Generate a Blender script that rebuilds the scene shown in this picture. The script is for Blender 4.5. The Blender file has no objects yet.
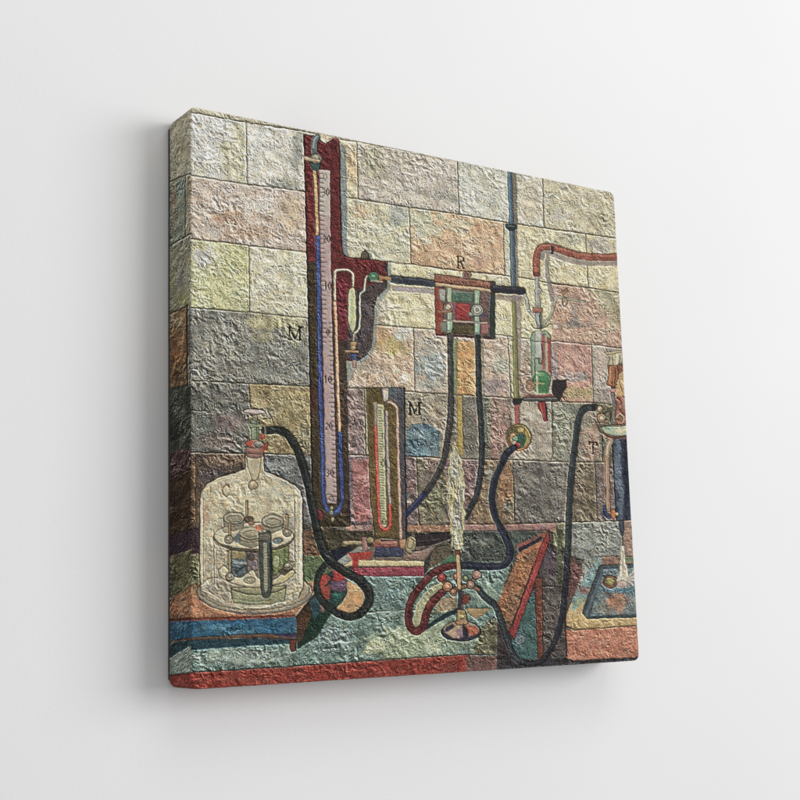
import bpy, math
import numpy as np

# ------------------------------------------------------------------ scene size
SIZE = 0.60                       # canvas height in metres
HW = 0.5 * SIZE * 1.0031663       # half width
HH = 0.5 * SIZE                   # half height
DEPTH = 0.09473669 * SIZE         # front face to wall
GAP = 0.006                      # canvas back stands this far off the wall
RAD = 0.0030                      # soft wrapped edge
FOCAL = 1297.563                  # in photo pixels (800 wide)
CAM_ROT = (1.72485812, 0.02708247, -0.58822592)
CAM_LOC = (-1.41535424 * SIZE, -2.08527265 * SIZE, -0.36675966 * SIZE)

# ------------------------------------------------------------------ helpers
def lin(c):
    c = np.asarray(c, dtype=np.float32) / 255.0
    return np.where(c <= 0.04045, c / 12.92, ((c + 0.055) / 1.055) ** 2.4)

_rs = np.random.RandomState(7)
_PERM = np.stack([_rs.permutation(1024) for _ in range(40)])
_ANG = _rs.rand(1024).astype(np.float32) * 2 * np.pi
_GX, _GY = np.cos(_ANG), np.sin(_ANG)

def perlin(x, y, seed):
    p = _PERM[seed % 40]
    xi = np.floor(x).astype(np.int32); yi = np.floor(y).astype(np.int32)
    fx = (x - xi).astype(np.float32); fy = (y - yi).astype(np.float32)
    def g(i, j, dx, dy):
        h = p[(p[(xi + i) & 1023] + yi + j) & 1023]
        return _GX[h] * dx + _GY[h] * dy
    ux = fx * fx * fx * (fx * (fx * 6 - 15) + 10)
    uy = fy * fy * fy * (fy * (fy * 6 - 15) + 10)
    a = g(0, 0, fx, fy); b = g(1, 0, fx - 1, fy)
    c = g(0, 1, fx, fy - 1); d = g(1, 1, fx - 1, fy - 1)
    return (a + (b - a) * ux + ((c + (d - c) * ux) - (a + (b - a) * ux)) * uy) * 1.45

# ------------------------------------------------------------------ the printed picture
# The print is drawn as flat shapes on a sheet; XY0 is the sheet's corner and S
# its samples per drawing unit.
S = 3
X0, Y0, X1, Y1 = 158, 96, 648, 700
NXB, NYB = (X1 - X0) * S, (Y1 - Y0) * S
_gx, _gy = np.meshgrid(X0 + (np.arange(NXB) + .5) / S, Y0 + (np.arange(NYB) + .5) / S)
# a hand-drawn wobble shared by every line of the drawing
GX = (_gx + .55 * perlin(_gx / 7, _gy / 7, 1) + .3 * perlin(_gx / 2.6, _gy / 2.6, 2)).astype(np.float32)
GY = (_gy + .55 * perlin(_gx / 7, _gy / 7, 3) + .3 * perlin(_gx / 2.6, _gy / 2.6, 4)).astype(np.float32)
N1 = perlin(_gx / 13, _gy / 13, 5).astype(np.float32)
N2 = perlin(_gx / 5, _gy / 5, 6).astype(np.float32)
COL = np.zeros((NYB, NXB, 3), np.float32) + np.float32(lin((120, 112, 100)))
TEX = np.ones((NYB, NXB), np.float32)

def win(pts, pad):
    p = np.asarray(pts, np.float32)
    a = max(0, int((p[:, 0].min() - pad - X0) * S)); b = min(NXB, int((p[:, 0].max() + pad - X0) * S) + 2)
    c = max(0, int((p[:, 1].min() - pad - Y0) * S)); d = min(NYB, int((p[:, 1].max() + pad - Y0) * S) + 2)
    return slice(c, max(c, d)), slice(a, max(a, b))

def segdist(gx, gy, x1, y1, x2, y2):
    dx, dy = x2 - x1, y2 - y1
    l2 = dx * dx + dy * dy + 1e-9
    t = np.clip(((gx - x1) * dx + (gy - y1) * dy) / l2, 0, 1)
    return np.hypot(gx - x1 - t * dx, gy - y1 - t * dy), t

def put(sl, m, col, tex):
    c = lin(col).astype(np.float32)
    COL[sl] += (c - COL[sl]) * m[..., None]
    if tex is not None:
        TEX[sl] += (tex - TEX[sl]) * m

def polymask(pts, soft=.35):
    sl = win(pts, 2)
    gx, gy = GX[sl], GY[sl]
    dist = np.full(gx.shape, 1e9, np.float32); ins = np.zeros(gx.shape, bool)
    n = len(pts)
    for i in range(n):
        (x1, y1), (x2, y2) = pts[i], pts[(i + 1) % n]
        d, _ = segdist(gx, gy, x1, y1, x2, y2)
        dist = np.minimum(dist, d)
        if y1 != y2:
            cr = ((y1 > gy) != (y2 > gy)) & (gx < (x2 - x1) * (gy - y1) / (y2 - y1) + x1)
            ins ^= cr
    sd = np.where(ins, dist, -dist)
    return sl, np.clip(sd / (2 * soft) + .5, 0, 1)

INK = (46, 38, 32)
def poly(pts, col, tex=.72, ink=None, w=.8, a=1.0, soft=.35):
    sl, m = polymask(pts, soft)
    put(sl, m * a, col, tex)
    if ink is not None:
        line(list(pts) + [pts[0]], w * .85, ink)

def line(pts, w, col=INK, tex=.25, a=1.0, w2=None):
    w2 = w if w2 is None else w2
    sl = win(pts, max(w, w2) + 1.5)
    gx, gy = GX[sl], GY[sl]
    m = np.zeros(gx.shape, np.float32)
    n = max(1, len(pts) - 1)
    for i in range(n):
        d, t = segdist(gx, gy, *pts[i], *pts[i + 1])
        ww = w + (w2 - w) * (i + t) / n
        m = np.maximum(m, np.clip((ww / 2 - d) / .6 + .5, 0, 1))
    put(sl, m * a, col, tex)

def smooth(pts, k=7):
    p = [np.array(q, float) for q in pts]
    p = [2 * p[0] - p[1]] + p + [2 * p[-1] - p[-2]]
    out = []
    for i in range(1, len(p) - 2):
        for j in range(k):
            t = j / k
            out.append(tuple(.5 * (2 * p[i] + (p[i + 1] - p[i - 1]) * t + (2 * p[i - 1] - 5 * p[i] + 4 * p[i + 1] - p[i + 2]) * t * t
                                   + (3 * p[i] - p[i - 1] - 3 * p[i + 1] + p[i + 2]) * t ** 3)))
    out.append(tuple(p[-2]))
    return out

def curve(pts, w, col=INK, tex=.25, a=1.0, w2=None):
    line(smooth(pts), w, col, tex, a, w2)

def tube(pts, w, col, hi=None, ink=(26, 26, 28), w2=None, off=(-.9, -.7), tex=.74):
    """a hose or glass tube: dark contour, body, a lighter streak"""
    w2 = w if w2 is None else w2
    sp = smooth(pts)
    line(sp, w + 1.0, ink, .3, 1, w2 + 1.0)
    line(sp, w, col, tex, 1, w2)
    if hi is not None:
        line([(x + off[0], y + off[1]) for x, y in sp], w * .33, hi, tex, .38, w2 * .33)

def ell(cx, cy, rx, ry, col=None, ink=None, w=.8, rot=0, tex=.62, a=1.0, a0=0, a1=360):
    ts = np.radians(np.linspace(a0, a1, 41))
    c, s = math.cos(math.radians(rot)), math.sin(math.radians(rot))
    pts = [(cx + rx * math.cos(t) * c - ry * math.sin(t) * s, cy + rx * math.cos(t) * s + ry * math.sin(t) * c) for t in ts]
    if col is not None:
        poly(pts[:-1] if a1 - a0 >= 360 else pts, col, tex, None, a=a)
    if ink is not None:
        line(pts, w * .85, ink)

def blob(sl, m, b):
    cx, cy, rx, ry, col, a = b
    d = np.hypot((GX[sl] - cx) / rx, (GY[sl] - cy) / ry) + .55 * N1[sl] + .45 * N2[sl]
    k = np.clip((1.15 - d) / .55, 0, 1)
    put(sl, m * k * a, col, None)

def stone(pts, col, *blobs, tex=1.0):
    sl, m = polymask(pts)
    put(sl, m, col, tex)
    # stone is never one colour: slow warm and cool drifts
    for k, (tint, sgn) in enumerate((((1.10, 1.0, .88), 1), ((.90, .98, 1.10), -1))):
        q = np.clip(sgn * (N1[sl] * .8 + N2[sl] * .6), 0, 1) * m * .8
        COL[sl] += COL[sl] * (np.array(tint, np.float32) - 1) * q[..., None]
    for b in blobs:
        blob(sl, m, b)

def mortar(pts, w=1.0, col=(52, 44, 34)):
    line([(x + 0.3, y + 1.0) for x, y in pts], w * .8, (206, 196, 168), .6, .25)
    line(pts, w, col, .2, .95)

# ---- glyphs (serif capitals and small figures), drawn as strokes
GL = {
 'M': [((.12, 0), (.12, 1)), ((.12, 0), (.5, .9)), ((.5, .9), (.88, 0)), ((.88, 0), (.88, 1)), ((0, 0), (.2, 0)), ((.8, 0), (1, 0)), ((0, 1), (.26, 1)), ((.72, 1), (1, 1))],
 'R': [((.2, 0), (.2, 1)), ((0, 0), (.55, 0)), ((.55, 0), (.8, .1)), ((.8, .1), (.82, .36)), ((.82, .36), (.55, .5)), ((.55, .5), (.2, .5)), ((.5, .5), (.85, 1)), ((0, 1), (.4, 1)), ((.78, 1), (1, 1))],
 'T': [((.5, 0), (.5, 1)), ((0, 0), (1, 0)), ((0, 0), (0, .2)), ((1, 0), (1, .2)), ((.25, 1), (.75, 1))],
 'C': [((.9, .2), (.6, 0)), ((.6, 0), (.2, .2)), ((.2, .2), (.08, .5)), ((.08, .5), (.2, .82)), ((.2, .82), (.6, 1)), ((.6, 1), (.92, .82)), ((.9, 0), (.9, .25))],
 '0': [((.5, 0), (.1, .3)), ((.1, .3), (.1, .7)), ((.1, .7), (.5, 1)), ((.5, 1), (.9, .7)), ((.9, .7), (.9, .3)), ((.9, .3), (.5, 0))],
 '1': [((.5, 0), (.5, 1)), ((.25, .2), (.5, 0))],
 '2': [((.1, .25), (.5, 0)), ((.5, 0), (.9, .25)), ((.9, .25), (.1, 1)), ((.1, 1), (.9, 1))],
 '3': [((.1, .1), (.6, 0)), ((.6, 0), (.85, .25)), ((.85, .25), (.45, .48)), ((.45, .48), (.9, .72)), ((.9, .72), (.5, 1)), ((.5, 1), (.1, .88))],
}
def glyph(ch, x, y, w, h, lw=1.2, col=(40, 36, 32), shear=0.0):
    thin = lw * .62
    for i, (p, q) in enumerate(GL[ch]):
        a = (x + p[0] * w, y + p[1] * h + p[0] * w * shear); b = (x + q[0] * w, y + q[1] * h + q[0] * w * shear)
        heavy = abs(p[0] - q[0]) < .2 or (ch == 'M' and i == 1) or (ch == 'R' and i == 6) or ch == 'C'
        line([a, b], lw if heavy else thin, col, .15)

# =================================================================== wall of stone blocks
CREAM = (205, 196, 152)
stone([(150, 90), (650, 90), (650, 260), (150, 200)], (196, 187, 158))
# course 1
stone([(190, 112), (246, 122), (247, 185), (190, 175)], (203, 204, 198), (236, 160, 16, 36, (192, 187, 148), .9), (200, 168, 12, 8, (196, 190, 150), .6))
stone([(246, 122), (304, 132), (304, 191), (247, 184)], (206, 202, 188), (298, 150, 8, 22, (150, 156, 150), .85), (284, 184, 20, 6, (152, 156, 146), .8), (256, 136, 10, 10, (196, 204, 202), .6))
stone([(338, 139), (357, 142), (358, 199), (340, 197)], (206, 190, 152), (352, 165, 5, 20, (208, 172, 122), .7))
stone([(357, 142), (400, 150), (457, 160), (459, 214), (408, 207), (358, 199)], (188, 178, 166), (372, 162, 16, 20, (164, 160, 132), .8), (415, 157, 30, 7, (178, 166, 142), .6), (430, 175, 20, 14, (196, 182, 172), .6), (446, 196, 12, 10, (160, 162, 152), .6))
stone([(457, 160), (543, 176), (544, 228), (459, 214)], (196, 196, 180), (530, 200, 14, 30, (198, 186, 162), 1), (490, 180, 10, 10, (188, 182, 160), .6), (470, 200, 10, 12, (200, 202, 190), .6))
stone([(542, 177), (650, 198), (650, 245), (586, 234), (544, 228)], (190, 182, 152), (560, 215, 12, 12, (186, 182, 168), .7), (602, 222, 14, 10, (158, 152, 124), .7), (580, 195, 14, 8, (196, 184, 160), .6))
# course 2
stone([(190, 175), (247, 184), (305, 191), (307, 252), (249, 246), (190, 239)], (196, 178, 164), (228, 218, 18, 10, (184, 146, 118), .8), (262, 208, 13, 10, (218, 212, 202), .9), (266, 218, 6, 4, (150, 118, 92), .7), (250, 234, 30, 7, (184, 148, 120), .7), (210, 230, 14, 8, (192, 182, 170), .6), (292, 215, 12, 20, (198, 172, 140), .7))
stone([(340, 197), (408, 207), (411, 264), (345, 258)], (194, 190, 158), (362, 212, 10, 7, (204, 166, 130), .7), (396, 216, 12, 12, (156, 166, 162), .8), (372, 240, 16, 10, (200, 194, 164), .6))
stone([(408, 207), (504, 222), (505, 276), (411, 264)], (204, 164, 126), (424, 222, 18, 20, (184, 186, 156), .95), (455, 226, 24, 8, (190, 184, 150), .6), (470, 250, 20, 12, (210, 172, 136), .6), (480, 262, 10, 8, (190, 152, 140), .5))
stone([(503, 222), (516, 224), (516, 277), (505, 276)], (192, 196, 166))
stone([(516, 224), (586, 234), (588, 287), (534, 280), (515, 278)], (204, 191, 150), (570, 240, 16, 8, (158, 160, 140), .8))
stone([(585, 234), (650, 244), (650, 298), (588, 287)], (204, 192, 148), (600, 245, 14, 8, (168, 160, 152), .9))
# course 3
stone([(190, 239), (249, 246), (249, 312), (190, 307)], (188, 188, 136), (202, 256, 13, 12, (186, 184, 184), .85), (200, 272, 8, 8, (176, 172, 150), .5), (216, 284, 20, 16, (196, 198, 142), .7), (240, 256, 14, 10, (180, 182, 122), .6))
stone([(249, 246), (307, 252), (308, 318), (249, 312)], (200, 196, 166), (270, 300, 20, 10, (188, 180, 150), .6), (262, 262, 16, 10, (204, 200, 176), .5))
stone([(345, 258), (411, 264), (435, 269), (534, 280), (534, 341), (412, 328), (345, 322)], CREAM, (400, 300, 26, 26, (208, 194, 146), .6), (503, 310, 8, 16, (214, 196, 150), .8), (380, 300, 8, 26, (166, 160, 152), .7))
stone([(512, 278), (550, 283), (553, 342), (512, 337)], (205, 195, 146))
stone([(550, 283), (588, 287), (650, 298), (650, 352), (592, 345), (552, 341)], (186, 150, 130), (608, 296, 18, 12, (166, 164, 132), .9), (616, 316, 10, 16, (164, 160, 124), .7), (574, 324, 14, 5, (124, 126, 122), .85), (573, 313, 3, 12, (130, 128, 126), .7), (562, 316, 10, 10, (194, 150, 120), .6), (598, 335, 16, 7, (176, 150, 120), .5))
# course 4
stone([(190, 307), (249, 312), (308, 318), (310, 386), (249, 384), (190, 380)], (130, 131, 124), (274, 322, 30, 9, (178, 172, 126), .9), (296, 330, 14, 14, (168, 164, 128), .7), (262, 336, 14, 6, (170, 164, 124), .6), (215, 350, 26, 12, (138, 136, 126), .6), (230, 370, 24, 8, (118, 114, 106), .6))
stone([(345, 322), (375, 325), (413, 328), (415, 392), (345, 388)], (196, 166, 140), (392, 346, 15, 12, (182, 164, 88), .9), (404, 334, 10, 9, (186, 190, 180), .85), (384, 336, 7, 9, (200, 150, 88), .7), (360, 380, 12, 8, (206, 176, 150), .6), (404, 379, 8, 5, (214, 202, 176), .7), (366, 366, 14, 12, (150, 154, 142), .5))
stone([(412, 328), (450, 331), (450, 394), (415, 392)], (184, 170, 152), (430, 366, 20, 16, (148, 163, 164), .9), (430, 346, 16, 8, (164, 158, 148), .6), (426, 385, 12, 6, (158, 168, 164), .6))
stone([(446, 331), (512, 336), (512, 398), (446, 394)], (190, 166, 146), (500, 364, 10, 9, (160, 168, 148), .8), (497, 387, 13, 9, (148, 134, 140), .9), (488, 350, 8, 8, (196, 170, 148), .6))
stone([(507, 336), (554, 342), (552, 402), (511, 398)], (192, 182, 160), (528, 380, 14, 24, (154, 130, 114), 1), (512, 365, 3, 30, (176, 168, 140), .8))
stone([(552, 341), (592, 345), (594, 403), (551, 402)], (190, 142, 128), (554, 368, 5, 26, (142, 132, 138), .9), (580, 378, 16, 5, (142, 136, 134), .9), (576, 393, 18, 8, (172, 156, 102), .85), (560, 398, 8, 6, (150, 116, 96), .6))
stone([(591, 345), (650, 352), (650, 408), (594, 403)], (170, 160, 150), (600, 362, 6, 14, (192, 172, 160), .8), (592, 372, 2.4, 30, (158, 166, 140), .8), (604, 392, 8, 10, (160, 144, 136), .6))
# course 5
stone([(190, 380), (249, 384), (263, 455), (190, 452)], (108, 109, 104), (226, 422, 22, 10, (124, 106, 106), .8), (206, 424, 10, 10, (98, 110, 102), .6), (220, 442, 24, 8, (120, 106, 102), .7), (224, 398, 16, 8, (118, 116, 110), .6))
stone([(249, 384), (310, 386), (312, 455), (250, 454)], (152, 136, 94), (290, 408, 14, 10, (166, 154, 108), .7), (268, 412, 14, 6, (112, 112, 98), .7), (286, 442, 14, 10, (124, 104, 74), .7), (303, 440, 6, 16, (104, 104, 92), .6))
stone([(345, 388), (366, 389), (367, 455), (346, 455)], (138, 118, 116), (356, 430, 8, 14, (128, 106, 108), .7))
stone([(363, 389), (415, 392), (450, 394), (450, 458), (364, 455)], (150, 140, 120), (440, 420, 10, 20, (158, 140, 122), .6))
stone([(407, 428), (412, 424), (430, 424), (440, 432), (439, 456), (406, 456)], (92, 122, 136), (424, 438, 10, 7, (122, 146, 152), .6), (418, 444, 8, 6, (64, 90, 102), .7), (432, 450, 6, 5, (112, 140, 146), .6))
stone([(446, 394), (512, 398), (512, 460), (446, 458)], (116, 112, 102), (497, 430, 16, 34, (152, 116, 106), 1), (500, 412, 6, 8, (178, 146, 132), .6), (487, 430, 3, 40, (110, 124, 106), .9))
stone([(511, 398), (551, 402), (552, 461), (511, 460)], (166, 156, 140), (534, 416, 10, 8, (182, 176, 160), .7), (546, 440, 6, 16, (172, 160, 148), .6))
stone([(551, 402), (602, 404), (602, 462), (552, 461)], (132, 132, 116), (566, 446, 8, 12, (142, 144, 128), .6), (592, 444, 11, 30, (158, 128, 112), 1), (562, 424, 7, 14, (134, 142, 122), .6))
stone([(594, 403), (650, 408), (650, 465), (602, 462)], (104, 102, 84), (612, 412, 12, 10, (86, 92, 70), .8))
# course 6
stone([(190, 452), (263, 454), (263, 530), (190, 530)], (92, 78, 72), (226, 460, 26, 6, (128, 106, 84), .7), (214, 476, 16, 8, (100, 92, 98), .7), (193, 490, 3, 40, (116, 86, 50), .7))
stone([(263, 454), (312, 455), (314, 530), (263, 530)], (106, 110, 112), (282, 466, 14, 6, (132, 136, 136), .7), (304, 500, 5, 30, (116, 112, 114), .7))
stone([(348, 455), (370, 456), (372, 526), (349, 526)], (118, 104, 112))
stone([(352, 459), (369, 459), (371, 522), (354, 522)], (166, 106, 106), (362, 478, 6, 4, (190, 130, 124), .7), (360, 515, 6, 6, (178, 104, 96), .6), (364, 500, 6, 10, (150, 94, 98), .6))
stone([(403, 456), (417, 457), (419, 525), (404, 525)], (126, 106, 106), (410, 486, 6, 6, (166, 124, 126), .5), (408, 498, 5, 8, (112, 118, 110), .6))
stone([(416, 457), (450, 458), (466, 524), (418, 525)], (120, 114, 92), (436, 466, 14, 8, (136, 110, 108), .8), (440, 504, 14, 14, (108, 112, 84), .7), (428, 480, 10, 8, (124, 104, 106), .6))
stone([(446, 458), (485, 459), (485, 525), (446, 525)], (128, 104, 104), (484, 512, 10, 12, (132, 112, 82), .6))
stone([(480, 459), (513, 461), (515, 524), (470, 525)], (132, 112, 86), (506, 486, 8, 26, (148, 106, 68), .9), (508, 508, 5, 8, (104, 110, 98), .8), (489, 480, 3, 20, (118, 128, 124), .8))
stone([(513, 461), (573, 462), (570, 523), (515, 524)], (114, 110, 105), (554, 468, 5, 4, (148, 144, 138), .7), (530, 505, 16, 10, (98, 97, 93), .7), (556, 488, 10, 6, (126, 122, 116), .6), (530, 480, 14, 8, (122, 119, 112), .5))
stone([(571, 462), (595, 463), (598, 522), (569, 522)], (114, 104, 84), (584, 490, 8, 10, (124, 106, 90), .6), (586, 474, 4, 3, (150, 134, 116), .6))
stone([(594, 463), (650, 465), (650, 522), (598, 522)], (122, 108, 104))
# course 7 and the dark below it
stone([(300, 524), (560, 524), (560, 600), (300, 600)], (82, 78, 68))
stone([(553, 523), (569, 523), (569, 600), (553, 600)], (122, 122, 92))
stone([(566, 522), (650, 521), (650, 600), (566, 600)], (132, 137, 131), (590, 540, 10, 10, (148, 154, 148), .6), (605, 534, 8, 7, (116, 116, 114), .6))
stone([(622, 520), (650, 519), (650, 560), (624, 560)], (142, 116, 104), tex=.9)

C1 = (246, 122.4)
mortar([(190, 112.3), (218, 117.2), C1, (302, 131), (318, 134.5)], 1.1)
mortar([(339, 139.3), (357, 141.8), (400, 149.7), (420, 153.2)], .9, (96, 84, 62))
mortar([(190, 175.2), (247, 184.5), (270, 187), (304.5, 191.3)], 1.1)
mortar([(342, 196.8), (358, 199), (408, 207.3), (459, 214.2), (504, 222.3), (543.5, 228), (585, 233.9), (625, 239.8)], 1.1)
mortar([(190, 239), (220, 242), (248.5, 245.7), (306.5, 252.2)], 1.1)
mortar([(386, 262), (411, 264.3), (450, 269.7), (504, 275.2), (534, 280), (550, 283.5), (588, 287.8), (625, 294)], 1.0)
mortar([(190, 307.8), (249, 312.2), (280, 315.5), (308, 318.2)], 1.0)
mortar([(374, 325), (412, 327.9), (435, 329.5)], .9)
mortar([(494, 334.2), (520, 338.2), (553, 341.2), (592, 344.8), (628, 349)], .9)
mortar([(190, 380.5), (220, 382), (249, 383.6), (310, 386.6)], 1.0)
mortar([(346, 388.2), (366, 388.8), (404, 391.3), (430, 393.3), (460, 394.9), (512, 398.2)], 1.0)
mortar([(551, 401.9), (594, 402.6), (612, 404.2)], .9)
mortar([(190, 452.4), (244, 453.8)], 1.1)
mortar([(263, 453.8), (312, 455.3)], 1.0)
mortar([(348, 455), (368, 455.4)], .9)
mortar([(404, 456.2), (444, 458), (465, 459.2), (512, 460), (570, 462.1), (604, 462.3)], 1.0)
mortar([(466, 524.4), (500, 524.6), (567, 522.4), (597, 521.8), (630, 520.4)], .9)
mortar([(192, 411), (206, 411)], .8)
for v in ([(246, 122.4), (246.4, 150), (247.3, 184.5)], [(356.6, 142), (358, 198.8)], [(457, 160), (459, 214)],
          [(542.3, 177.4), (543.6, 228)], [(408.6, 207.5), (411, 264)], [(585.2, 234), (588.2, 287.5)], [(248.6, 246), (249.3, 312.3)],
          [(413.3, 328), (414.8, 392)], [(507.6, 337), (509.4, 374), (511, 398)], [(591.2, 345), (593.5, 402.5)], [(249.2, 384), (250, 408)],
          [(364.2, 389), (365.4, 455)], [(551.5, 402), (552.4, 456), (550.5, 460)], [(601.7, 436), (602.6, 462)], [(416.5, 458), (418.7, 524)], [(512.5, 461), (514.7, 521)],
          [(594.6, 463), (597.7, 521.6)], [(556.5, 524), (557.4, 536)], [(622.6, 548), (622, 530)]):
    mortar(v, .85)
line([(503.6, 223), (503.3, 240), (504.8, 275)], .9, (120, 66, 70))
line([(195.6, 455), (195.8, 560)], 1.2, (62, 48, 36))
line([(196.8, 455), (197.3, 560)], 1.0, (136, 102, 58))
# ledge under the wall
poly([(346, 525.5), (372, 525), (372, 531), (346, 531)], (150, 116, 112), .8)
poly([(406, 525), (452, 525.3), (452, 531.5), (406, 531.5)], (160, 118, 92), .8)
poly([(464, 525), (500, 525), (557, 523.6), (556, 531), (464, 531.5)], (152, 114, 108), .8)
line([(464, 531.3), (500, 531), (549, 530.6)], .9)
# =================================================================== lower left
stone([(188, 528), (200, 528), (200, 560), (188, 562)], (60, 44, 50), tex=.7)
stone([(188, 556), (206, 552), (206, 590), (188, 592)], (104, 102, 70), (196, 575, 8, 6, (84, 92, 62), .7))
stone([(300, 530), (330, 530), (330, 562), (302, 558)], (106, 78, 62), (326, 540, 14, 10, (72, 68, 50), .9), tex=.8)
stone([(302, 556), (326, 556), (330, 590), (302, 580)], (88, 106, 72), tex=.8)
poly([(316, 531), (372, 531), (372, 549), (330, 557)], (66, 62, 47), .8)
poly([(330, 551), (350, 546), (352, 553), (340, 562), (332, 561)], (38, 44, 62), .5)

# =================================================================== bench top
stone([(180, 664), (188, 650), (300, 640), (322, 612), (345, 575), (400, 574), (455, 560), (500, 556), (512, 560), (500, 600), (497, 656), (400, 662), (280, 669), (180, 678)],
      (102, 130, 124), (240, 657, 50, 8, (146, 164, 154), .8), (404, 644, 42, 20, (150, 164, 130), .9), (374, 649, 10, 7, (182, 190, 148), .9), (442, 636, 24, 18, (154, 168, 136), .85), (432, 648, 8, 8, (182, 192, 160), .7), (404, 634, 8, 6, (176, 186, 152), .6),
      (484, 592, 12, 12, (140, 166, 148), .7), (330, 640, 24, 14, (112, 134, 134), .7), (460, 640, 20, 12, (126, 140, 116), .6), (390, 592, 20, 16, (108, 136, 136), .7))
mortar([(369, 612.6), (382, 611), (430, 610.2), (456, 609)], .8, (74, 82, 80))
poly([(461, 531), (549, 531), (520, 562), (500, 560), (461, 563)], (72, 80, 76), .9)
stone([(463, 532), (502, 532), (503, 562), (461, 562)], (74, 82, 80), (480, 545, 12, 6, (104, 108, 100), .6))
poly([(443, 560), (457, 553), (457, 566), (441, 567)], (70, 120, 88), .6)
# bench front edge
stone([(180, 674.5), (191, 673), (280, 667.7), (380, 660.7), (460, 655.5), (470, 655), (470, 676), (180, 696)], (134, 48, 37), (230, 680, 40, 3, (140, 62, 46), .6), (440, 668, 24, 5, (112, 46, 40), .6), tex=.75)
stone([(466, 656), (497, 655.5), (497, 676), (466, 678)], (112, 80, 76), tex=.75)
line([(180, 674), (191, 672.6), (280, 667.2), (380, 660.2), (460, 655), (497, 654.6)], .9, (60, 36, 30))
# shadow wedge of the bench corner
stone([(472, 653), (482.5, 626), (492, 618), (502, 626), (503, 640), (497, 655)], (98, 97, 74), (492, 640, 6, 6, (112, 106, 80), .5))
# =================================================================== under the bench, right
poly([(497, 606), (520, 600), (548, 545), (566, 548), (583, 571), (572, 600), (568, 690), (497, 690)], (58, 50, 54), .9)
stone([(540, 545), (584, 560), (572, 600), (566, 660), (540, 664)], (78, 72, 70), (552, 560, 10, 20, (84, 72, 84), .8), (556, 610, 9, 14, (92, 86, 82), .7), tex=.9)
poly([(557, 530), (562, 530), (562.5, 585), (557.5, 585)], (76, 84, 60), .7)
line([(542, 586.6), (566, 587)], .9, (46, 42, 40))
stone([(570, 553), (583, 571), (574, 596), (568, 600)], (96, 66, 64), tex=.9)
stone([(533.5, 590), (537, 620), (539, 664), (523, 664), (511, 645), (513, 636)], (62, 96, 96), (520, 640, 7, 6, (92, 106, 122), .8), tex=.8)
ell(519.5, 639.5, 6.5, 5.5, None, (56, 66, 80), .8); ell(520, 640, 3.5, 3, None, (150, 156, 160), .6)
poly([(535, 578), (542, 578), (543, 663), (538, 663), (535.4, 610)], (112, 62, 47), .7, (52, 34, 30), .7)
# bench end: orange panel and red edge
stone([(524, 546), (549, 531), (541, 556), (511, 634), (505, 626), (496.7, 605), (510, 575)], (138, 90, 58), (520, 572, 7, 12, (160, 106, 64), .6), (512, 602, 8, 12, (112, 84, 62), .7), (506, 622, 6, 8, (92, 84, 72), .7), (528, 556, 5, 6, (110, 92, 76), .6), tex=.85)
stone([(517, 545), (546, 531.5), (541, 541), (518, 552)], (150, 82, 72), (530, 538, 12, 4, (96, 80, 76), .7), tex=.7)
line([(520, 550), (530, 545), (540, 539)], 4.2, (38, 44, 62), .5, 1, 3.0)
line([(519, 556), (530, 549), (540, 544)], 3.4, (178, 112, 62), .5)
poly([(548.5, 530.5), (549.5, 540), (542, 562), (514, 640), (509, 632), (533, 568), (540, 548)], (146, 50, 50), .7, (58, 32, 34), .8)
line([(533, 567), (511.5, 627)], 1.5, (60, 44, 48)); line([(537.5, 563), (515, 622)], .8, (206, 96, 80), .4, .7)
line([(523, 588), (517.8, 601)], 1.4, (70, 86, 66), .4)
# =================================================================== sink
poly([(599, 556.5), (650, 556.5), (650, 632), (575, 630), (566, 626), (565, 617), (570.5, 604)], (190, 160, 106), .8, (60, 48, 40), .9)
stone([(599, 556.5), (606, 557), (584, 602), (572, 612), (572, 600)], (112, 146, 148), (584, 590, 10, 4, (150, 106, 96), .8), (580, 604, 8, 6, (146, 156, 116), .8), tex=.8)
poly([(601, 557), (636, 557), (636, 563), (602, 565)], (142, 108, 94), .8)
poly([(624, 557), (650, 557), (650, 562), (626, 562)], (88, 108, 76), .8)
stone([(598, 567), (604, 564), (608, 566), (588, 612), (586, 600)], (134, 112, 100), tex=.7)
poly([(600, 565.5), (650, 563.4), (650, 617), (587, 618.8), (582.5, 614), (584, 606)], (64, 78, 88), .6, (34, 40, 46), 1.0)
stone([(603, 570), (650, 567), (650, 614.5), (590, 616.5)], (92, 112, 120), (616, 602, 16, 11, (162, 116, 86), .9), (602, 606, 7, 8, (112, 128, 126), .7), (620, 590, 18, 3.4, (70, 120, 142), .9), (634, 606, 6, 10, (116, 126, 124), .8), (606, 610, 12, 4, (124, 116, 104), .6), tex=.9)
line([(586, 616), (602, 574)], 2.6, (96, 110, 116), .4)
ell(610.2, 582, 7, 6.4, (124, 74, 54), (60, 40, 40), .8); ell(610, 581.6, 4.7, 4.2, (142, 140, 84), (80, 70, 40), .6)
stone([(565.5, 630.5), (575, 630.6), (640, 625.5), (650, 624), (650, 658), (640, 657), (605, 658.6), (574, 660.4), (567, 658)], (176, 112, 88), (600, 640, 30, 6, (188, 124, 98), .6), (620, 650, 20, 4, (160, 98, 76), .6), tex=.85)
line([(566, 627), (575, 630), (640, 625.6), (648, 625)], 1.0, (82, 62, 40))
poly([(497, 657), (540, 660), (567, 658.4), (574, 660.6), (605, 658.8), (640, 657.2), (650, 657), (650, 676), (497, 680)], (50, 48, 54), .9)
line([(565.5, 600), (565, 630), (566.6, 656)], 1.6, (46, 40, 48))
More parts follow.
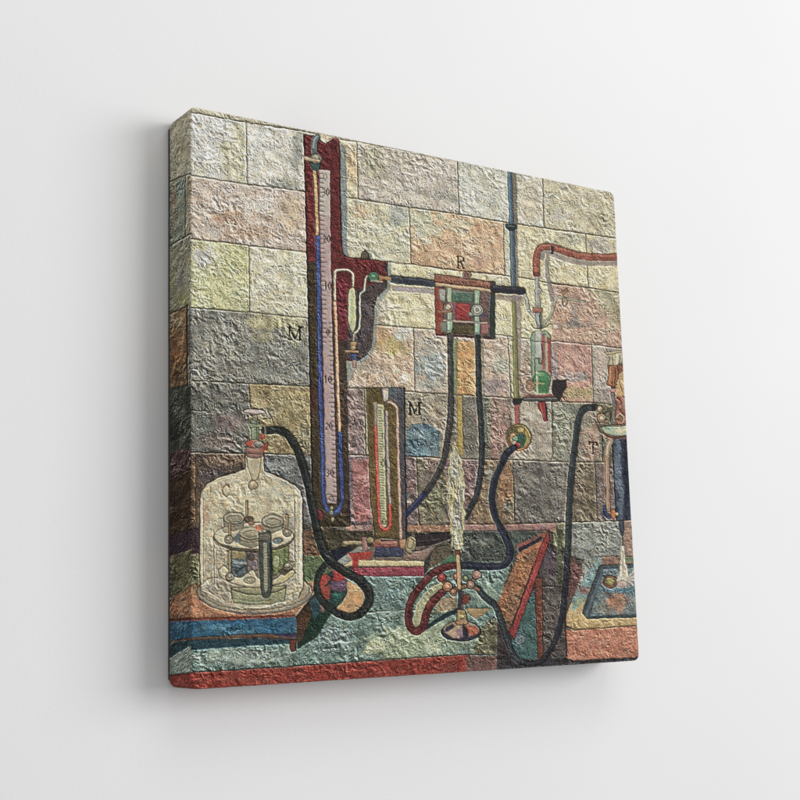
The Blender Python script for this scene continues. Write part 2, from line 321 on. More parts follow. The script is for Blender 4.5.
# falling water
poly([(621, 546), (624, 546), (625, 560), (628, 572), (627.4, 584), (623, 588.5), (618.6, 587), (616, 581), (619, 573), (619.8, 560)], (204, 195, 172), .8, (150, 140, 122), .6)
line([(622.6, 552), (622.4, 578)], .7, (150, 150, 146)); line([(621, 570), (620, 584)], .6, (240, 234, 216))
for i in range(9):
    a = math.radians(-46 + i * 17)
    line([(626, 579), (626 + 12 * math.cos(a), 578 + 9 * math.sin(a))], 1.5, ((206, 200, 186), (150, 156, 156))[i % 2], .4)
ell(622, 584, 5, 3.2, (196, 170, 158), (120, 110, 104), .6)
# =================================================================== tall blue-black cylinder with its fittings
stone([(611.5, 438), (650, 436), (650, 521), (616.5, 520)], (56, 66, 86), (617, 470, 4, 34, (96, 110, 130), .8), (626, 470, 3.6, 50, (34, 40, 54), .9), (621, 500, 3, 20, (110, 126, 148), .6), tex=.75)
line([(611.5, 438), (616.3, 520)], 1.2, (30, 32, 40)); line([(628, 440), (632, 520)], 1.5, (30, 34, 46))
poly([(604.6, 456), (609, 456), (610.2, 512), (606, 512)], (166, 130, 102), .5, (86, 66, 54), .7)
line([(606, 458), (607.4, 510)], .7, (212, 186, 160))
curve([(606.8, 457), (607.2, 450), (609.4, 444), (610.8, 441)], 4.4, (176, 146, 116)); curve([(606.6, 455), (607.4, 448), (609.8, 442.5)], 1.2, (222, 206, 178))
tube([(604.5, 507), (605.3, 513.5), (609, 517.5)], 3.2, (52, 70, 110))
ell(612.8, 514.5, 2.5, 5, (186, 112, 54), (70, 44, 30), .7); ell(616.6, 514.5, 1.5, 1.7, (196, 186, 120))
poly([(618.6, 521), (623.4, 521), (624, 530), (622.8, 536), (620.6, 536), (619.2, 530)], (70, 80, 100), .5, (34, 36, 44), .7)
stone([(604, 414), (650, 408), (650, 432), (602, 428)], (86, 90, 70), (622, 412, 8, 12, (142, 84, 70), .8), tex=.8)
stone([(614, 372), (650, 370), (650, 400), (616, 398)], (186, 150, 102), tex=.8)
stone([(616, 396), (650, 394), (650, 424), (616, 424)], (150, 96, 80), (622, 404, 4, 6, (178, 130, 118), .7), (621, 418, 4, 5, (92, 72, 52), .8), tex=.8)
tube([(612.8, 386), (612.6, 396), (614.5, 405), (613.6, 414), (614.4, 426)], 3.0, (112, 100, 94), (170, 150, 140))
poly([(607.5, 366), (617, 365), (618.5, 372), (616.8, 385), (612.6, 388), (606.6, 384.5), (608.6, 376)], (150, 96, 60), .6, (60, 40, 30), .9)
line([(610.6, 368), (609.6, 383)], 1.6, (198, 142, 96), .4); line([(615.6, 368), (614.4, 384)], 1.2, (104, 62, 40))
poly([(617, 366), (622, 364), (623.5, 370), (618.4, 375)], (128, 80, 52), .6, (56, 38, 30), .7)
poly([(604, 352.5), (623, 350), (622.4, 362), (617, 366), (608, 365.6), (610, 358)], (190, 180, 148), .6, (76, 70, 50), .8)
line([(605, 354), (612, 355), (622, 352)], 1.2, (150, 130, 84)); line([(612, 358), (612.6, 365)], .8); line([(617, 355), (616.6, 365)], 1.0, (236, 232, 216)); line([(619.6, 356), (619, 364)], .9, (90, 96, 84))
line([(611, 388), (615, 388)], 1.8, (70, 54, 50)); ell(612.6, 391, 2.6, 2.2, (182, 128, 128), INK, .5)
ell(599.6, 409, 3.2, 3.2, (170, 142, 108), INK, .9); ell(599.4, 409, 1.2, 1.2, (220, 204, 178))
ell(601, 418, 4.4, 4.6, (160, 132, 102), INK, .9); ell(601.2, 418.5, 2.0, 2.2, (214, 190, 160), INK, .5)
ell(597.5, 424, 2.2, 1.5, (150, 116, 90), INK, .6)
poly([(600.8, 427), (650, 425), (650, 433), (632, 436), (613, 436.4), (604, 433)], (174, 190, 162), .5, (96, 60, 44), 1.0)
line([(602, 427.2), (612, 424.8), (628, 424.6)], .9, (84, 70, 56)); ell(609, 428.4, 5.5, 1.5, (128, 164, 146)); ell(621, 430.8, 6, 2.2, (208, 196, 160))
curve([(603, 433), (612, 438), (630, 437)], 2.0, (112, 62, 44))
curve([(604, 414), (608, 411), (611, 413), (610, 420), (605, 423)], 1.1, (60, 52, 42)); curve([(617, 398), (621, 402), (619, 409), (623, 415)], 1.0, (70, 44, 38)); curve([(616, 418), (620, 414), (624, 419), (622, 424)], 1.2, (204, 176, 150), .5)
curve([(606, 404), (609, 407), (612, 406)], 1.0, (196, 186, 150), .5); curve([(603, 419), (607, 417), (610, 424)], .9, (150, 168, 140), .5); line([(618, 376), (622, 392)], 1.0, (120, 84, 56)); curve([(617, 384), (620, 380), (623, 384)], .8, (222, 196, 150), .5)
ell(607.4, 414.6, 2.2, 2.4, (122, 116, 88), INK, .6); ell(620, 407, 2.0, 2.6, (168, 112, 98), INK, .6); ell(606.4, 421.6, 2.4, 1.8, (132, 104, 80), INK, .6)


# =================================================================== copper hose and filter pump
curve([(541.5, 258), (544, 252), (548, 252.5), (546.6, 268), (549, 284), (551.5, 300)], 4.6, (132, 130, 128), .5, .85)
line([(552, 254), (569, 260), (584, 263.4), (622, 263.4)], 6.0, (140, 130, 132), .5, .8)
tube([(536.4, 275), (535.8, 266), (536.8, 254.6), (540, 248.8), (546.4, 246.6), (556, 248.6), (570, 253.4), (585, 256.6), (602, 257.4), (626, 257)], 6.2, (142, 76, 60), (190, 122, 98), (66, 38, 36), off=(-.6, -1.3))
poly([(550.6, 246), (553.4, 246.4), (553.6, 254.6), (550.8, 254.6)], (58, 50, 66), .4)
ell(536.4, 274.6, 3.3, 1.6, (116, 60, 48), (60, 36, 34), .7)
poly([(534.6, 277), (538.6, 277), (539.6, 291), (540.4, 307), (535, 307), (535, 291)], (152, 153, 150), .5, (88, 88, 86), .6)
ell(537.6, 291, 3.6, 3.2, (160, 160, 158), (86, 86, 86), .6); line([(536, 279), (537, 305)], .7, (206, 206, 198))
tube([(522, 289.4), (526, 299), (528, 309), (533, 316), (537, 320), (538.4, 327)], 2.6, (156, 164, 150), (206, 206, 190), (78, 84, 76))
tube([(542.6, 326), (549, 318), (552.6, 310), (555, 301.6), (559, 297.2), (568, 299.4), (584, 302)], 2.4, (152, 158, 140), (206, 206, 186), (76, 84, 74), w2=1.5)
ell(564.4, 302.4, 3.0, 4.6, (150, 130, 112), (74, 60, 52), .8); ell(564.2, 304, 1.5, 2.2, (206, 196, 170), INK, .4)
poly([(560, 293), (567, 288), (568, 292), (563, 296)], (152, 112, 84), .5, (80, 60, 46), .6)
poly([(532.6, 308), (542.6, 308), (542, 313), (533, 313)], (166, 110, 96), .5, (80, 52, 48), .7)
poly([(535, 313), (541.4, 313), (542.4, 326), (537, 326)], (166, 172, 170), .4, (66, 72, 72), .8)
line([(539.8, 314), (540.8, 330)], 1.6, (60, 66, 66)); curve([(531, 325), (535, 328.5), (543, 328), (550, 324)], 1.2, (70, 76, 72))
ell(555, 327, 2.0, 1.8, (226, 218, 204)); 
poly([(530.6, 338), (533, 332), (546, 331.5), (550.4, 336), (550.8, 374), (548, 392), (534.6, 392), (531.4, 374)], (146, 166, 144), .45, (62, 92, 72), 1.0)
poly([(535, 331), (541.4, 331), (541.2, 358), (535, 358)], (184, 190, 182), .35, (110, 118, 110), .6)
poly([(541.8, 334), (545, 334), (545.2, 370), (542, 370)], (168, 96, 92), .35); poly([(547, 337), (550.4, 338), (550.6, 374), (548, 372)], (166, 74, 74), .35)
line([(546.2, 336), (546.4, 372)], 1.2, (196, 176, 150)); line([(531, 341), (550, 343)], .7, (70, 70, 66))
ell(541.6, 380, 8.6, 8.6, (70, 132, 86), (42, 70, 50), .8); poly([(534.8, 381), (548.6, 381), (548, 393.6), (535.6, 393.6)], (66, 124, 80), .4)
line([(536.8, 373), (537, 394)], 2.0, (206, 198, 170)); line([(533, 383), (544, 384)], 1.2, (198, 170, 120)); ell(540.6, 375, 5, 1.6, (110, 160, 120))
line([(534.6, 373), (534.8, 359), (539, 359), (539, 364)], 1.0, (60, 62, 56)); curve([(541, 344), (542.6, 352), (542, 362), (540.4, 364)], 1.0, (50, 54, 52))
ell(530, 386, 4.4, 5.4, (150, 118, 92), (80, 62, 50), .8); ell(529.4, 387, 1.8, 2.2, (190, 140, 116), INK, .5)
poly([(552.6, 380.6), (566, 380.6), (565.8, 388), (559.4, 401.4), (556, 401), (551.6, 392)], (54, 48, 52), .5, (36, 32, 36), .7)
poly([(524, 395.4), (552, 394.4), (555, 397), (526, 398)], (174, 92, 92), .5)
poly([(522.6, 397.4), (557.6, 397.2), (558.4, 401.4), (523, 401.6)], (84, 84, 82), .4, (44, 44, 44), .9); line([(524, 399), (556, 398.6)], .8, (140, 138, 132))
poly([(537.6, 402), (545, 402), (545.6, 410), (547.6, 421), (544, 422), (541.6, 414), (538, 407)], (152, 50, 52), .5, (54, 36, 40), .8)
line([(545.6, 404), (547, 420)], 1.4, (48, 44, 50)); line([(540, 404), (543.6, 417)], .8, (206, 110, 96))

# =================================================================== gas pipe on the wall
poly([(511.4, 172), (516.2, 173), (517.4, 226), (513, 225)], (122, 117, 102), .6)
poly([(512.8, 230), (517, 230), (518.4, 290), (514.6, 290)], (134, 134, 128), .6)
poly([(516, 293), (520.4, 293), (521, 336), (519, 398), (517.4, 398)], (150, 136, 138), .6, a=.85)
poly([(507.3, 170.5), (511.4, 171.5), (513.4, 226), (509.2, 225)], (70, 100, 126), .4, (40, 56, 72), .7); line([(508.7, 172), (510.6, 224)], .9, (120, 150, 170))
poly([(509.2, 229), (514.2, 229), (515.8, 289), (510.9, 288)], (78, 98, 116), .4, (42, 54, 66), .7); line([(510.8, 231), (512.4, 286)], 1.0, (128, 146, 158))
poly([(511.9, 296), (515.6, 296), (518.6, 400), (513.6, 400)], (124, 126, 66), .4, (66, 66, 40), .7); line([(513.2, 298), (515, 398)], .9, (166, 166, 104))
poly([(505.4, 224), (516.6, 225), (516.8, 229), (513, 231), (509, 230.6), (505.6, 228)], (48, 64, 64), .4, (26, 34, 36), .7); line([(508, 226), (514, 227)], .9, (110, 132, 132))
poly([(512.4, 399), (522.4, 399), (521.6, 403), (519.4, 405.6), (514.6, 405.2), (512.8, 403)], (52, 52, 56), .4, (30, 30, 32), .7)
poly([(514.8, 405), (519, 405), (519.2, 426), (515, 426)], (172, 92, 92), .4, (100, 56, 56), .6)
ell(518.6, 437.6, 12.6, 13.4, (158, 140, 70), (58, 46, 40), 1.1, -8); ell(517.6, 437.6, 10.3, 11.4, (112, 98, 74), (70, 54, 40), .8, -8)
ell(521.5, 441, 6, 7, (50, 92, 76)); ell(515, 431, 5.4, 4.4, (98, 92, 56)); ell(512.6, 438.4, 3.2, 5, (194, 150, 100), (90, 60, 40), .5)
ell(520.6, 430.6, 3, 2, (176, 156, 76)); ell(515, 439, 3, 2.6, (128, 170, 146), INK, .6); ell(514.4, 443, 2.6, 2.2, (206, 180, 160), INK, .5); ell(517.5, 445.5, 3.4, 3, (150, 62, 66), INK, .6)
line([(526, 432), (527.6, 440), (525, 447)], 1.6, (196, 172, 84)); curve([(510, 444), (515, 450.5), (522, 450.5), (528, 445)], 1.2, (176, 90, 56))

# =================================================================== orange block between the hoses, side strips
stone([(456, 341), (474.6, 342), (476, 394.8), (456.4, 394)], (206, 152, 84), (465, 374, 6, 10, (150, 104, 54), .6), (466, 350, 6, 4, (190, 138, 76), .6), tex=1)
poly([(453.6, 339), (457, 339), (457, 394), (454, 394)], (126, 146, 108), .6)
poly([(456.6, 396), (461.8, 396), (463.4, 456), (457.4, 455)], (172, 148, 62), .7, (96, 84, 44), .6)

# =================================================================== box R with its fittings
line([(394, 288.6), (412, 290), (434, 292)], 5.5, (150, 142, 150), .6, .8); line([(398, 288.5), (420, 290)], 1.6, (186, 172, 196), .5, .8)
poly([(492, 294), (524, 297), (524, 303), (492, 300)], (146, 132, 128), .6, a=.8)
poly([(434.4, 276), (494.6, 283), (494.4, 339.6), (435.6, 335.4)], (104, 88, 84), .6, (40, 30, 30), 1.0)
poly([(434.4, 287), (443, 288), (442.8, 335), (435.6, 335)], (142, 66, 50), .6, (70, 36, 32), .7)
poly([(438, 289), (445.4, 290), (445, 302), (440, 301)], (160, 162, 156), .5, (80, 80, 80), .6)
poly([(450.4, 291.6), (473, 294), (472.6, 302.4), (450.6, 301.6)], (80, 112, 96), .5, (44, 60, 56), .6)
poly([(455.6, 303), (470, 304), (470, 320.4), (456, 319.4)], (166, 50, 56), .5, (70, 34, 38), .7); line([(459, 306), (468, 312)], 1.0, (204, 96, 88)); line([(457, 314), (466, 318)], .9, (120, 34, 42))
poly([(479, 294), (489, 295.4), (488.6, 321), (479.6, 321)], (104, 84, 86), .6); line([(484, 296), (484, 320)], 1.4, (142, 92, 72)); poly([(480, 312), (486.4, 312), (486.4, 318), (480, 318)], (90, 80, 96), .4)
poly([(452, 324), (474.6, 325), (474.4, 334.4), (452.4, 333.6)], (84, 76, 50), .6, (40, 36, 28), .7)
poly([(480.6, 323.6), (489, 324), (488.6, 334.6), (480.6, 334)], (160, 106, 104), .5, (70, 50, 50), .6)
poly([(440.6, 323), (446, 323), (446, 332), (441, 332)], (130, 134, 124), .4)
poly([(490.4, 290), (495, 290.4), (494.4, 339.4), (490.2, 339)], (50, 70, 70), .4, (28, 34, 36), .7)
poly([(435.6, 333.6), (491, 337.2), (491, 339.6), (435.6, 336)], (74, 44, 44), .4)
poly([(434.2, 274.2), (490, 281.8), (495, 282), (495, 289.4), (489.6, 288.4), (434.2, 281.9)], (136, 86, 70), .7, (56, 38, 34), .9); poly([(489.6, 281.6), (495, 282.2), (495, 289), (489.6, 288)], (70, 66, 62), .5)
line([(435, 276.6), (488, 283.4)], 1.2, (164, 112, 92), .5)
poly([(432, 281.9), (449, 284.4), (493, 289.4), (493, 292.6), (448, 288), (432, 285.4)], (198, 168, 130), .5, (96, 76, 60), .6)
line([(448.4, 291), (474, 293.6)], 1.0, (140, 164, 144))
poly([(446.8, 287), (451.8, 287.6), (451.4, 334), (447, 333.6)], (164, 178, 150), .35, (70, 78, 68), .7); poly([(474, 290), (479.4, 290.6), (479.6, 335), (474.6, 335)], (148, 178, 150), .35, (66, 78, 68), .7)
line([(448.4, 290), (448.4, 330)], .8, (210, 216, 192)); line([(476, 293), (476.2, 332)], .8, (206, 220, 194))
poly([(442.4, 319.6), (487.4, 322.4), (487.4, 324.4), (442.4, 321.8)], (196, 172, 156), .35, (80, 64, 60), .7)
ell(448, 308, 5.2, 5.2, (128, 110, 104), (50, 44, 46), .8); ell(448, 307.4, 3.0, 3.0, (196, 184, 158), (60, 54, 50), .6); curve([(451, 302.6), (454.4, 307), (453, 314)], 1.4, (176, 90, 116))
line([(438.5, 311), (448, 312), (452, 310)], 2.2, (160, 120, 92)); 
ell(477, 310.6, 6.0, 6.2, (150, 148, 140), (46, 46, 46), .9); ell(477, 310, 4, 4.2, (188, 190, 180), (56, 56, 56), .7); ell(477, 310, 1.7, 1.9, (120, 130, 120), (40, 40, 40), .6)
line([(469, 315), (475, 314)], 2.6, (164, 172, 156)); ell(470.4, 314.6, 2.4, 2.2, (150, 156, 146), INK, .6)
for x, y in ((449.4, 321), (477, 323)):
    poly([(x - 3, y), (x + 3, y + .2), (x + 2.6, y + 10), (x - 2.6, y + 10)], (150, 190, 168), .3, (66, 80, 72), .7); line([(x - 1, y + 1), (x - 1, y + 9)], .8, (216, 226, 206))
ell(450.6, 334.6, 2.4, 2, (206, 186, 170), INK, .5); ell(476.8, 337, 2.4, 2, (206, 186, 170), INK, .5)
ell(466.6, 275, 4.4, 3.6, (150, 110, 96), (70, 52, 50), .8); ell(466.2, 275, 2.2, 1.8, (120, 92, 96), INK, .5); curve([(459.6, 274), (460, 271.6), (463, 271.6)], .7, (160, 140, 100))
tube([(391.5, 279.2), (404, 280.6), (420, 282), (431.8, 283.6)], 7.2, (54, 60, 70), (88, 96, 108), (28, 30, 36), off=(0, -1.8))
tube([(494, 289), (508, 290.2), (522, 291.2)], 7.0, (46, 46, 56), (76, 78, 90), (26, 26, 32), off=(0, -1.8))
glyph('R', 456.2, 256.4, 8.6, 11.4, 1.5, (30, 26, 24), .08)

# =================================================================== hoses from box R
H1 = [(450, 336), (450.4, 360), (450.8, 394), (449.9, 420), (447.2, 440), (443.6, 460), (433.4, 481.5), (420.4, 499.5), (404.5, 516)]
H2 = [(477.6, 337.5), (478.4, 366), (478.8, 394), (480.4, 416), (481.6, 440), (481.6, 460), (479.3, 482), (474.6, 500), (465, 518)]
tube(H1, 5.0, (58, 57, 58), (92, 92, 90), (34, 34, 36), w2=5.6)
line(smooth([(424, 494), (414, 506), (404.5, 516)]), 4.6, (44, 52, 96), .4); line([(422, 495), (408, 511)], 1.0, (90, 100, 140))
tube(H2, 5.0, (44, 50, 56), (78, 86, 92), (26, 28, 32), w2=5.2)
line(smooth([(x + 4.4, y) for x, y in H2[:5]]), 2.0, (120, 132, 116), .5, .7)

# =================================================================== U-tube manometer on its board
poly([(340.6, 143), (346, 150), (347, 252), (350, 257.6), (342, 256)], (128, 140, 146), .7)
poly([(386, 262), (391, 263), (389.6, 290), (384, 297), (377.6, 306), (376.4, 320), (376, 340), (373.6, 352), (366, 360), (356, 364), (352, 378), (347, 386), (346, 350), (370, 330)], (128, 146, 146), .7, a=.75)
BOARD = [(303.6, 135), (318, 137.5), (321, 141.6), (326, 143.6), (331, 140.6), (335, 138), (338, 139.4), (339.2, 143), (340.2, 200), (341.6, 248), (343, 254), (347.4, 257.6), (360, 258.6), (387, 262), (386.6, 288), (381, 293), (376, 299), (373.8, 310), (372.8, 330), (371, 347), (367, 355), (358, 360.6), (346, 360.6), (346.6, 388), (347, 430), (348.2, 480), (349.7, 526.5), (314, 526.5), (311.6, 480), (310, 385), (308.4, 320), (306.8, 258)]
poly(BOARD, (98, 37, 40), .8, (34, 22, 22), 1.1)
stone([(307, 262), (317, 262), (322, 430), (324, 505), (348, 505), (349, 526), (314, 526), (311.6, 480), (310, 385)], (64, 54, 38), (314, 400, 5, 20, (84, 46, 34), .6), tex=.8)
stone([(332, 322), (346, 340), (346.6, 388), (348, 480), (349.4, 520), (336, 512)], (66, 54, 44), tex=.8)
stone([(352, 292), (364, 287), (386.6, 281), (386.6, 288), (381, 293), (376, 299), (373.8, 310), (372.8, 330), (371, 347), (367, 355), (358, 360), (347, 359), (346, 336)], (72, 63, 66), (366, 320, 6, 24, (82, 74, 80), .6), tex=.9)
poly([(338.5, 280), (347, 280), (347.6, 322), (347, 340), (339, 340)], (106, 38, 50), .8)
line([(303.8, 135), (307, 258), (310, 385), (311.8, 480), (314.4, 526)], 1.1, (30, 24, 22))
poly([(316, 508), (324, 512), (322, 520), (316, 518)], (112, 44, 52), .6)
for a, b in (((339.6, 146), (341.2, 246)),):
    line([a, b], 1.3, (44, 24, 26))
# cap on the arm
poly([(360.6, 258.6), (362, 253), (365, 250), (368, 253), (370, 259.4)], (74, 68, 52), .5, (40, 36, 30), .8)
for x in (363, 365, 367): line([(x, 252.6), (x, 258.4)], .6, (140, 132, 104))
poly([(385, 264), (387.4, 264), (386.8, 272), (385, 272)], (52, 48, 70), .4)
# scale
poly([(318.7, 169.2), (330, 170.4), (330.6, 230), (332.4, 330), (335.4, 430), (337, 504.4), (325.8, 503.6), (324.2, 430), (322.2, 330), (319.6, 230)], (188, 164, 164), .22, (60, 44, 46), .8)
poly([(319.2, 170), (329.6, 171), (330, 216), (319.6, 216)], (192, 184, 176), .22)
def scale_x(y): return (318.7 + (y - 169) * (325.6 - 318.7) / 335, 330 + (y - 170) * (337 - 330) / 334)
for k in range(-34, 37):
    y = 332.5 + k * 4.68
    if not 172 < y < 502: continue
    l, r = scale_x(y); long = k % 5 == 0
    if k <= 2: line([(l + .4, y), (l + (5.6 if long else 4.0), y + .5)], .85, (84, 70, 72))
    if k >= -2: line([(r - (5.6 if long else 4.0), y), (r - .4, y + .4)], .85, (84, 70, 72))
for k, s in ((-3, '30'), (-2, '20'), (-1, '10'), (0, '0'), (1, '10'), (2, '20'), (3, '30')):
    y = 332.5 + k * 46.8; l, r = scale_x(y); m = (l + r) / 2 + (.9 if k < 0 else -.9 if k > 0 else 0)
    for i, ch in enumerate(s):
        glyph(ch, m - 1.9 * len(s) + i * 3.8 + .3, y - 3.2, 3.1, 7.0, 1.15, (46, 36, 40))
glyph('0', 323, 174, 4, 6, .8, (70, 60, 60)); ell(331.2, 499, 2.4, 2.4, None, (60, 46, 46), .8); ell(329, 497, 3.4, 2.8, None, (70, 56, 56), .7)
# left limb
TL = [(314.4, 172), (316.2, 205), (317, 237)]
tube(TL, 3.0, (192, 156, 102), (224, 200, 150), (74, 46, 42), off=(-.5, 0))
UB = [(317.6, 237), (318.4, 280), (319, 320), (320.4, 400), (322.4, 450), (323.2, 490), (324.4, 502), (327, 509.6), (330.4, 513)]
tube(UB, 3.6, (52, 74, 136), (92, 116, 170), (30, 34, 76), off=(-.8, 0))
UR = [(339.6, 432), (341, 470), (342, 490), (341.6, 502), (338.6, 510), (333.6, 513.6)]
tube(UR, 3.6, (52, 72, 134), (88, 110, 164), (30, 34, 76), off=(-.8, 0))
UT = [(339.4, 431), (337.4, 380), (336, 330), (334.8, 300), (334.6, 276), (336, 271), (340, 269.8), (348, 270.4), (352.2, 273.6), (352.8, 281), (352.6, 290)]
tube(UT[:4], 2.6, (216, 168, 132), (236, 206, 172), (90, 56, 44), off=(-.6, 0)); tube(UT[3:], 2.2, (204, 196, 168), (234, 228, 206), (60, 40, 40), off=(-.4, -.4))
ell(331.4, 508.5, 1.8, 2.0, (150, 150, 110), INK, .5); ell(331, 513, 2.2, 3.0, (124, 136, 110), (40, 40, 30), .7); ell(332.4, 519.6, 1.9, 2.6, (170, 166, 120), (40, 40, 30), .7)
# bulb on the arm
poly(smooth([(352.6, 287), (355, 291), (356, 305), (356, 322), (354.4, 330), (353, 333), (351.6, 332), (348.4, 325), (347.4, 308), (348, 293), (351.4, 288)]), (190, 195, 150), .45, (56, 46, 44), 1.0)
line([(349.4, 294), (349.2, 324)], 1.0, (226, 228, 196)); line([(357.6, 292), (358, 322), (356, 331)], 1.3, (44, 48, 52))
tube([(371, 275.6), (367.4, 276.6), (365, 281), (364, 290), (360.4, 294), (359.6, 300), (359.6, 324), (357.4, 331), (354.4, 333.4)], 1.7, (206, 206, 182), None, (44, 44, 46))
ell(373.4, 277, 5.4, 5.0, (72, 122, 94), (40, 60, 52), .9); ell(373.4, 276.4, 2.4, 2.2, (112, 160, 130), (44, 66, 56), .6); line([(371, 281), (382, 282)], 1.6, (170, 178, 150))
poly([(378.6, 275), (383, 276.6), (391.6, 277.4), (391.6, 280.6), (384, 280), (379, 280.4)], (174, 148, 94), .4, (80, 62, 44), .7); line([(380, 278), (390, 279)], .8, (190, 110, 90))
# stopcock
line([(354, 334), (354, 341)], 1.4, (196, 190, 172)); poly([(350, 342), (357, 342), (356, 347), (351, 347)], (182, 150, 104), .4, (50, 40, 36), .7)
poly([(344.6, 350), (358.6, 350.6), (358.6, 353.4), (344.6, 353)], (190, 154, 114), .4, (56, 42, 36), .7); ell(353, 348, 2.6, 2.2, (200, 170, 120), INK, .4)
poly([(350.6, 354), (357, 354), (356.4, 360), (351.4, 360)], (70, 92, 140), .4, (36, 40, 60), .6); poly([(352, 360), (356, 360), (355.6, 368), (352.6, 368)], (178, 140, 132), .5, (90, 66, 62), .6)
# top fitting
curve([(318.5, 135.6), (315.4, 139), (314.4, 146), (314.6, 153)], 5.4, (98, 116, 120)); curve([(317.4, 136.4), (314.4, 140), (313.4, 148)], 1.4, (158, 172, 172))
curve([(320.8, 137), (317.6, 142), (317, 152)], .9, (44, 36, 36))
ell(315.6, 159, 6.0, 5.4, (112, 122, 112), (48, 46, 44), .9); ell(315.4, 158, 3.6, 3.2, (168, 162, 134), (70, 66, 58), .6)
poly([(309, 163.4), (321, 164), (319, 169), (315, 171.4), (312, 169.4)], (58, 90, 92), .4, (30, 44, 46), .8)
poly([(303, 156.4), (306, 156), (312, 158.4), (320, 159.6), (320, 162.4), (312, 162), (305, 160.4)], (196, 172, 140), .4, (78, 60, 48), .8)
poly([(318, 133.4), (336, 136.8), (331, 139.4), (326, 142), (321.6, 140)], (206, 190, 158), .7); line([(328, 140), (337, 137.4)], 1.2, (190, 140, 130))
glyph('M', 288, 327, 13, 12.8, 1.9, (20, 20, 17), .04)
line([(291, 331.6), (290, 339)], .8, (206, 200, 168), .4, .6)

# =================================================================== small manometer on its stand
poly([(366, 388), (404, 388), (406.4, 540), (375, 537.6), (370.4, 500), (367.6, 430)], (98, 82, 42), .75, (44, 34, 24), 1.0)
poly([(388.6, 388), (404, 388), (406.2, 538), (401, 540), (398.6, 470), (397.6, 412)], (76, 74, 80), .7, (40, 36, 36), .8)
poly([(389, 388), (403.6, 388), (404, 398), (396, 403), (389, 398)], (82, 84, 96), .7)
poly([(366, 388), (382, 388), (382, 400), (376, 404), (373, 430), (368, 432)], (86, 72, 34), .7)
line([(404, 388), (405, 460), (406.4, 538)], 1.4, (36, 38, 50))
curve([(367, 392), (369.4, 450), (373.4, 520)], .8, (140, 124, 70))
poly([(373, 402), (377, 402), (379.4, 427), (376.4, 428), (374, 427)], (166, 146, 132), .4, (90, 74, 64), .6)
poly([(376.8, 404), (384, 405), (384.6, 440), (386.8, 526), (384, 529), (380.6, 527), (377.6, 460), (376.8, 430)], (190, 190, 150), .4, (84, 80, 54), .7)
for k in range(46):
    y = 408 + k * 2.58; x = 377.6 + (y - 405) * .029
    line([(x + .6, y), (x + (4.8 if k % 5 == 0 else 3.4), y + .3)], .75, (86, 90, 56))
glyph('0', 381, 460.6, 4.4, 6.4, .9, (50, 50, 40)); glyph('0', 382, 519, 4, 6, .9, (50, 50, 40)); glyph('1', 380.6, 434, 3, 5, .8, (60, 58, 44))
RL = [(375.4, 427), (376.2, 450), (377.6, 490), (378.8, 515), (379.4, 522), (381.4, 528), (385, 530), (388.6, 528), (390, 521), (389.8, 504)]
tube(RL, 2.9, (192, 66, 50), (226, 118, 84), (96, 30, 26), off=(-.5, -.2))
tube([(386.4, 412), (387.2, 450), (388.4, 480), (389.6, 503)], 2.3, (166, 152, 156), (206, 196, 196), (88, 76, 76), off=(-.4, 0))
tube([(388.4, 402.6), (391.4, 403), (395, 406.6), (397, 414), (397.8, 450), (399.4, 500), (400.6, 538)], 2.4, (192, 154, 132), (222, 190, 166), (86, 64, 56), off=(-.5, -.2))
poly([(381.8, 388), (389, 388.4), (388, 400), (386, 402), (383.6, 401.6), (382.4, 398)], (192, 180, 172), .4, (74, 62, 58), .8); line([(383.8, 390), (384.6, 399)], 1.0, (226, 220, 212)); line([(381.6, 389.6), (389, 390.2)], 1.0, (150, 96, 92))
poly([(383.6, 386), (384.6, 376), (386.6, 382), (387.6, 387)], (206, 190, 168), .5, (110, 90, 76), .5)
ell(392, 391, 2.6, 4.4, (66, 92, 96))
# bits of pale stone over it
stone([(388, 374), (396, 369), (399, 372), (393, 374)], (216, 204, 178)); stone([(399, 381), (405, 373), (408, 382), (403, 380)], (222, 212, 188))
glyph('M', 408.2, 402.6, 12.6, 12, 1.6, (26, 24, 22), .04); line([(421.4, 397), (423.6, 396.4), (422.4, 400)], 1.0, (74, 64, 54))
# stand: wooden box with brass rollers
poly([(337, 562), (358, 546.6), (376, 548), (348, 566)], (150, 155, 150), .6)
poly([(373, 546), (426, 541), (437, 546), (424, 562), (347, 566)], (110, 96, 84), .6)
poly([(376, 547), (403, 546), (403, 557), (374, 557)], (64, 70, 96), .6, (34, 36, 50), .7)
poly([(404, 557), (420, 549), (434, 548), (423, 560)], (150, 120, 108), .6)
poly([(342.4, 566.6), (352, 560), (425, 561.4), (423.6, 566.8)], (202, 186, 138), .6, (86, 70, 50), .7)
poly([(347, 553), (373, 551.4), (370, 559), (352, 560.4)], (172, 54, 46), .6)
poly([(351.6, 558), (358.6, 558.6), (358, 572), (353, 573)], (168, 50, 46), .6)
poly([(353, 568), (424, 566.6), (424, 576.4), (354.6, 576)], (144, 58, 78), .7, (62, 32, 40), .8)
line([(356, 571), (422, 570)], 1.0, (178, 92, 104), .5, .6)
poly([(424.4, 574), (424.4, 562), (435, 548.4), (445, 545), (440, 556)], (56, 62, 62), .7, (34, 36, 38), .7)
poly([(433, 549), (452, 544), (450, 556), (436, 566), (428, 570)], (92, 84, 66), .7)
poly([(343, 541), (364, 541.4), (364, 545), (343, 545)], (172, 152, 112), .5, (70, 58, 44), .7)
poly([(362, 537), (367, 537), (367.4, 551), (362.4, 551)], (166, 122, 120), .5, (70, 50, 50), .7)
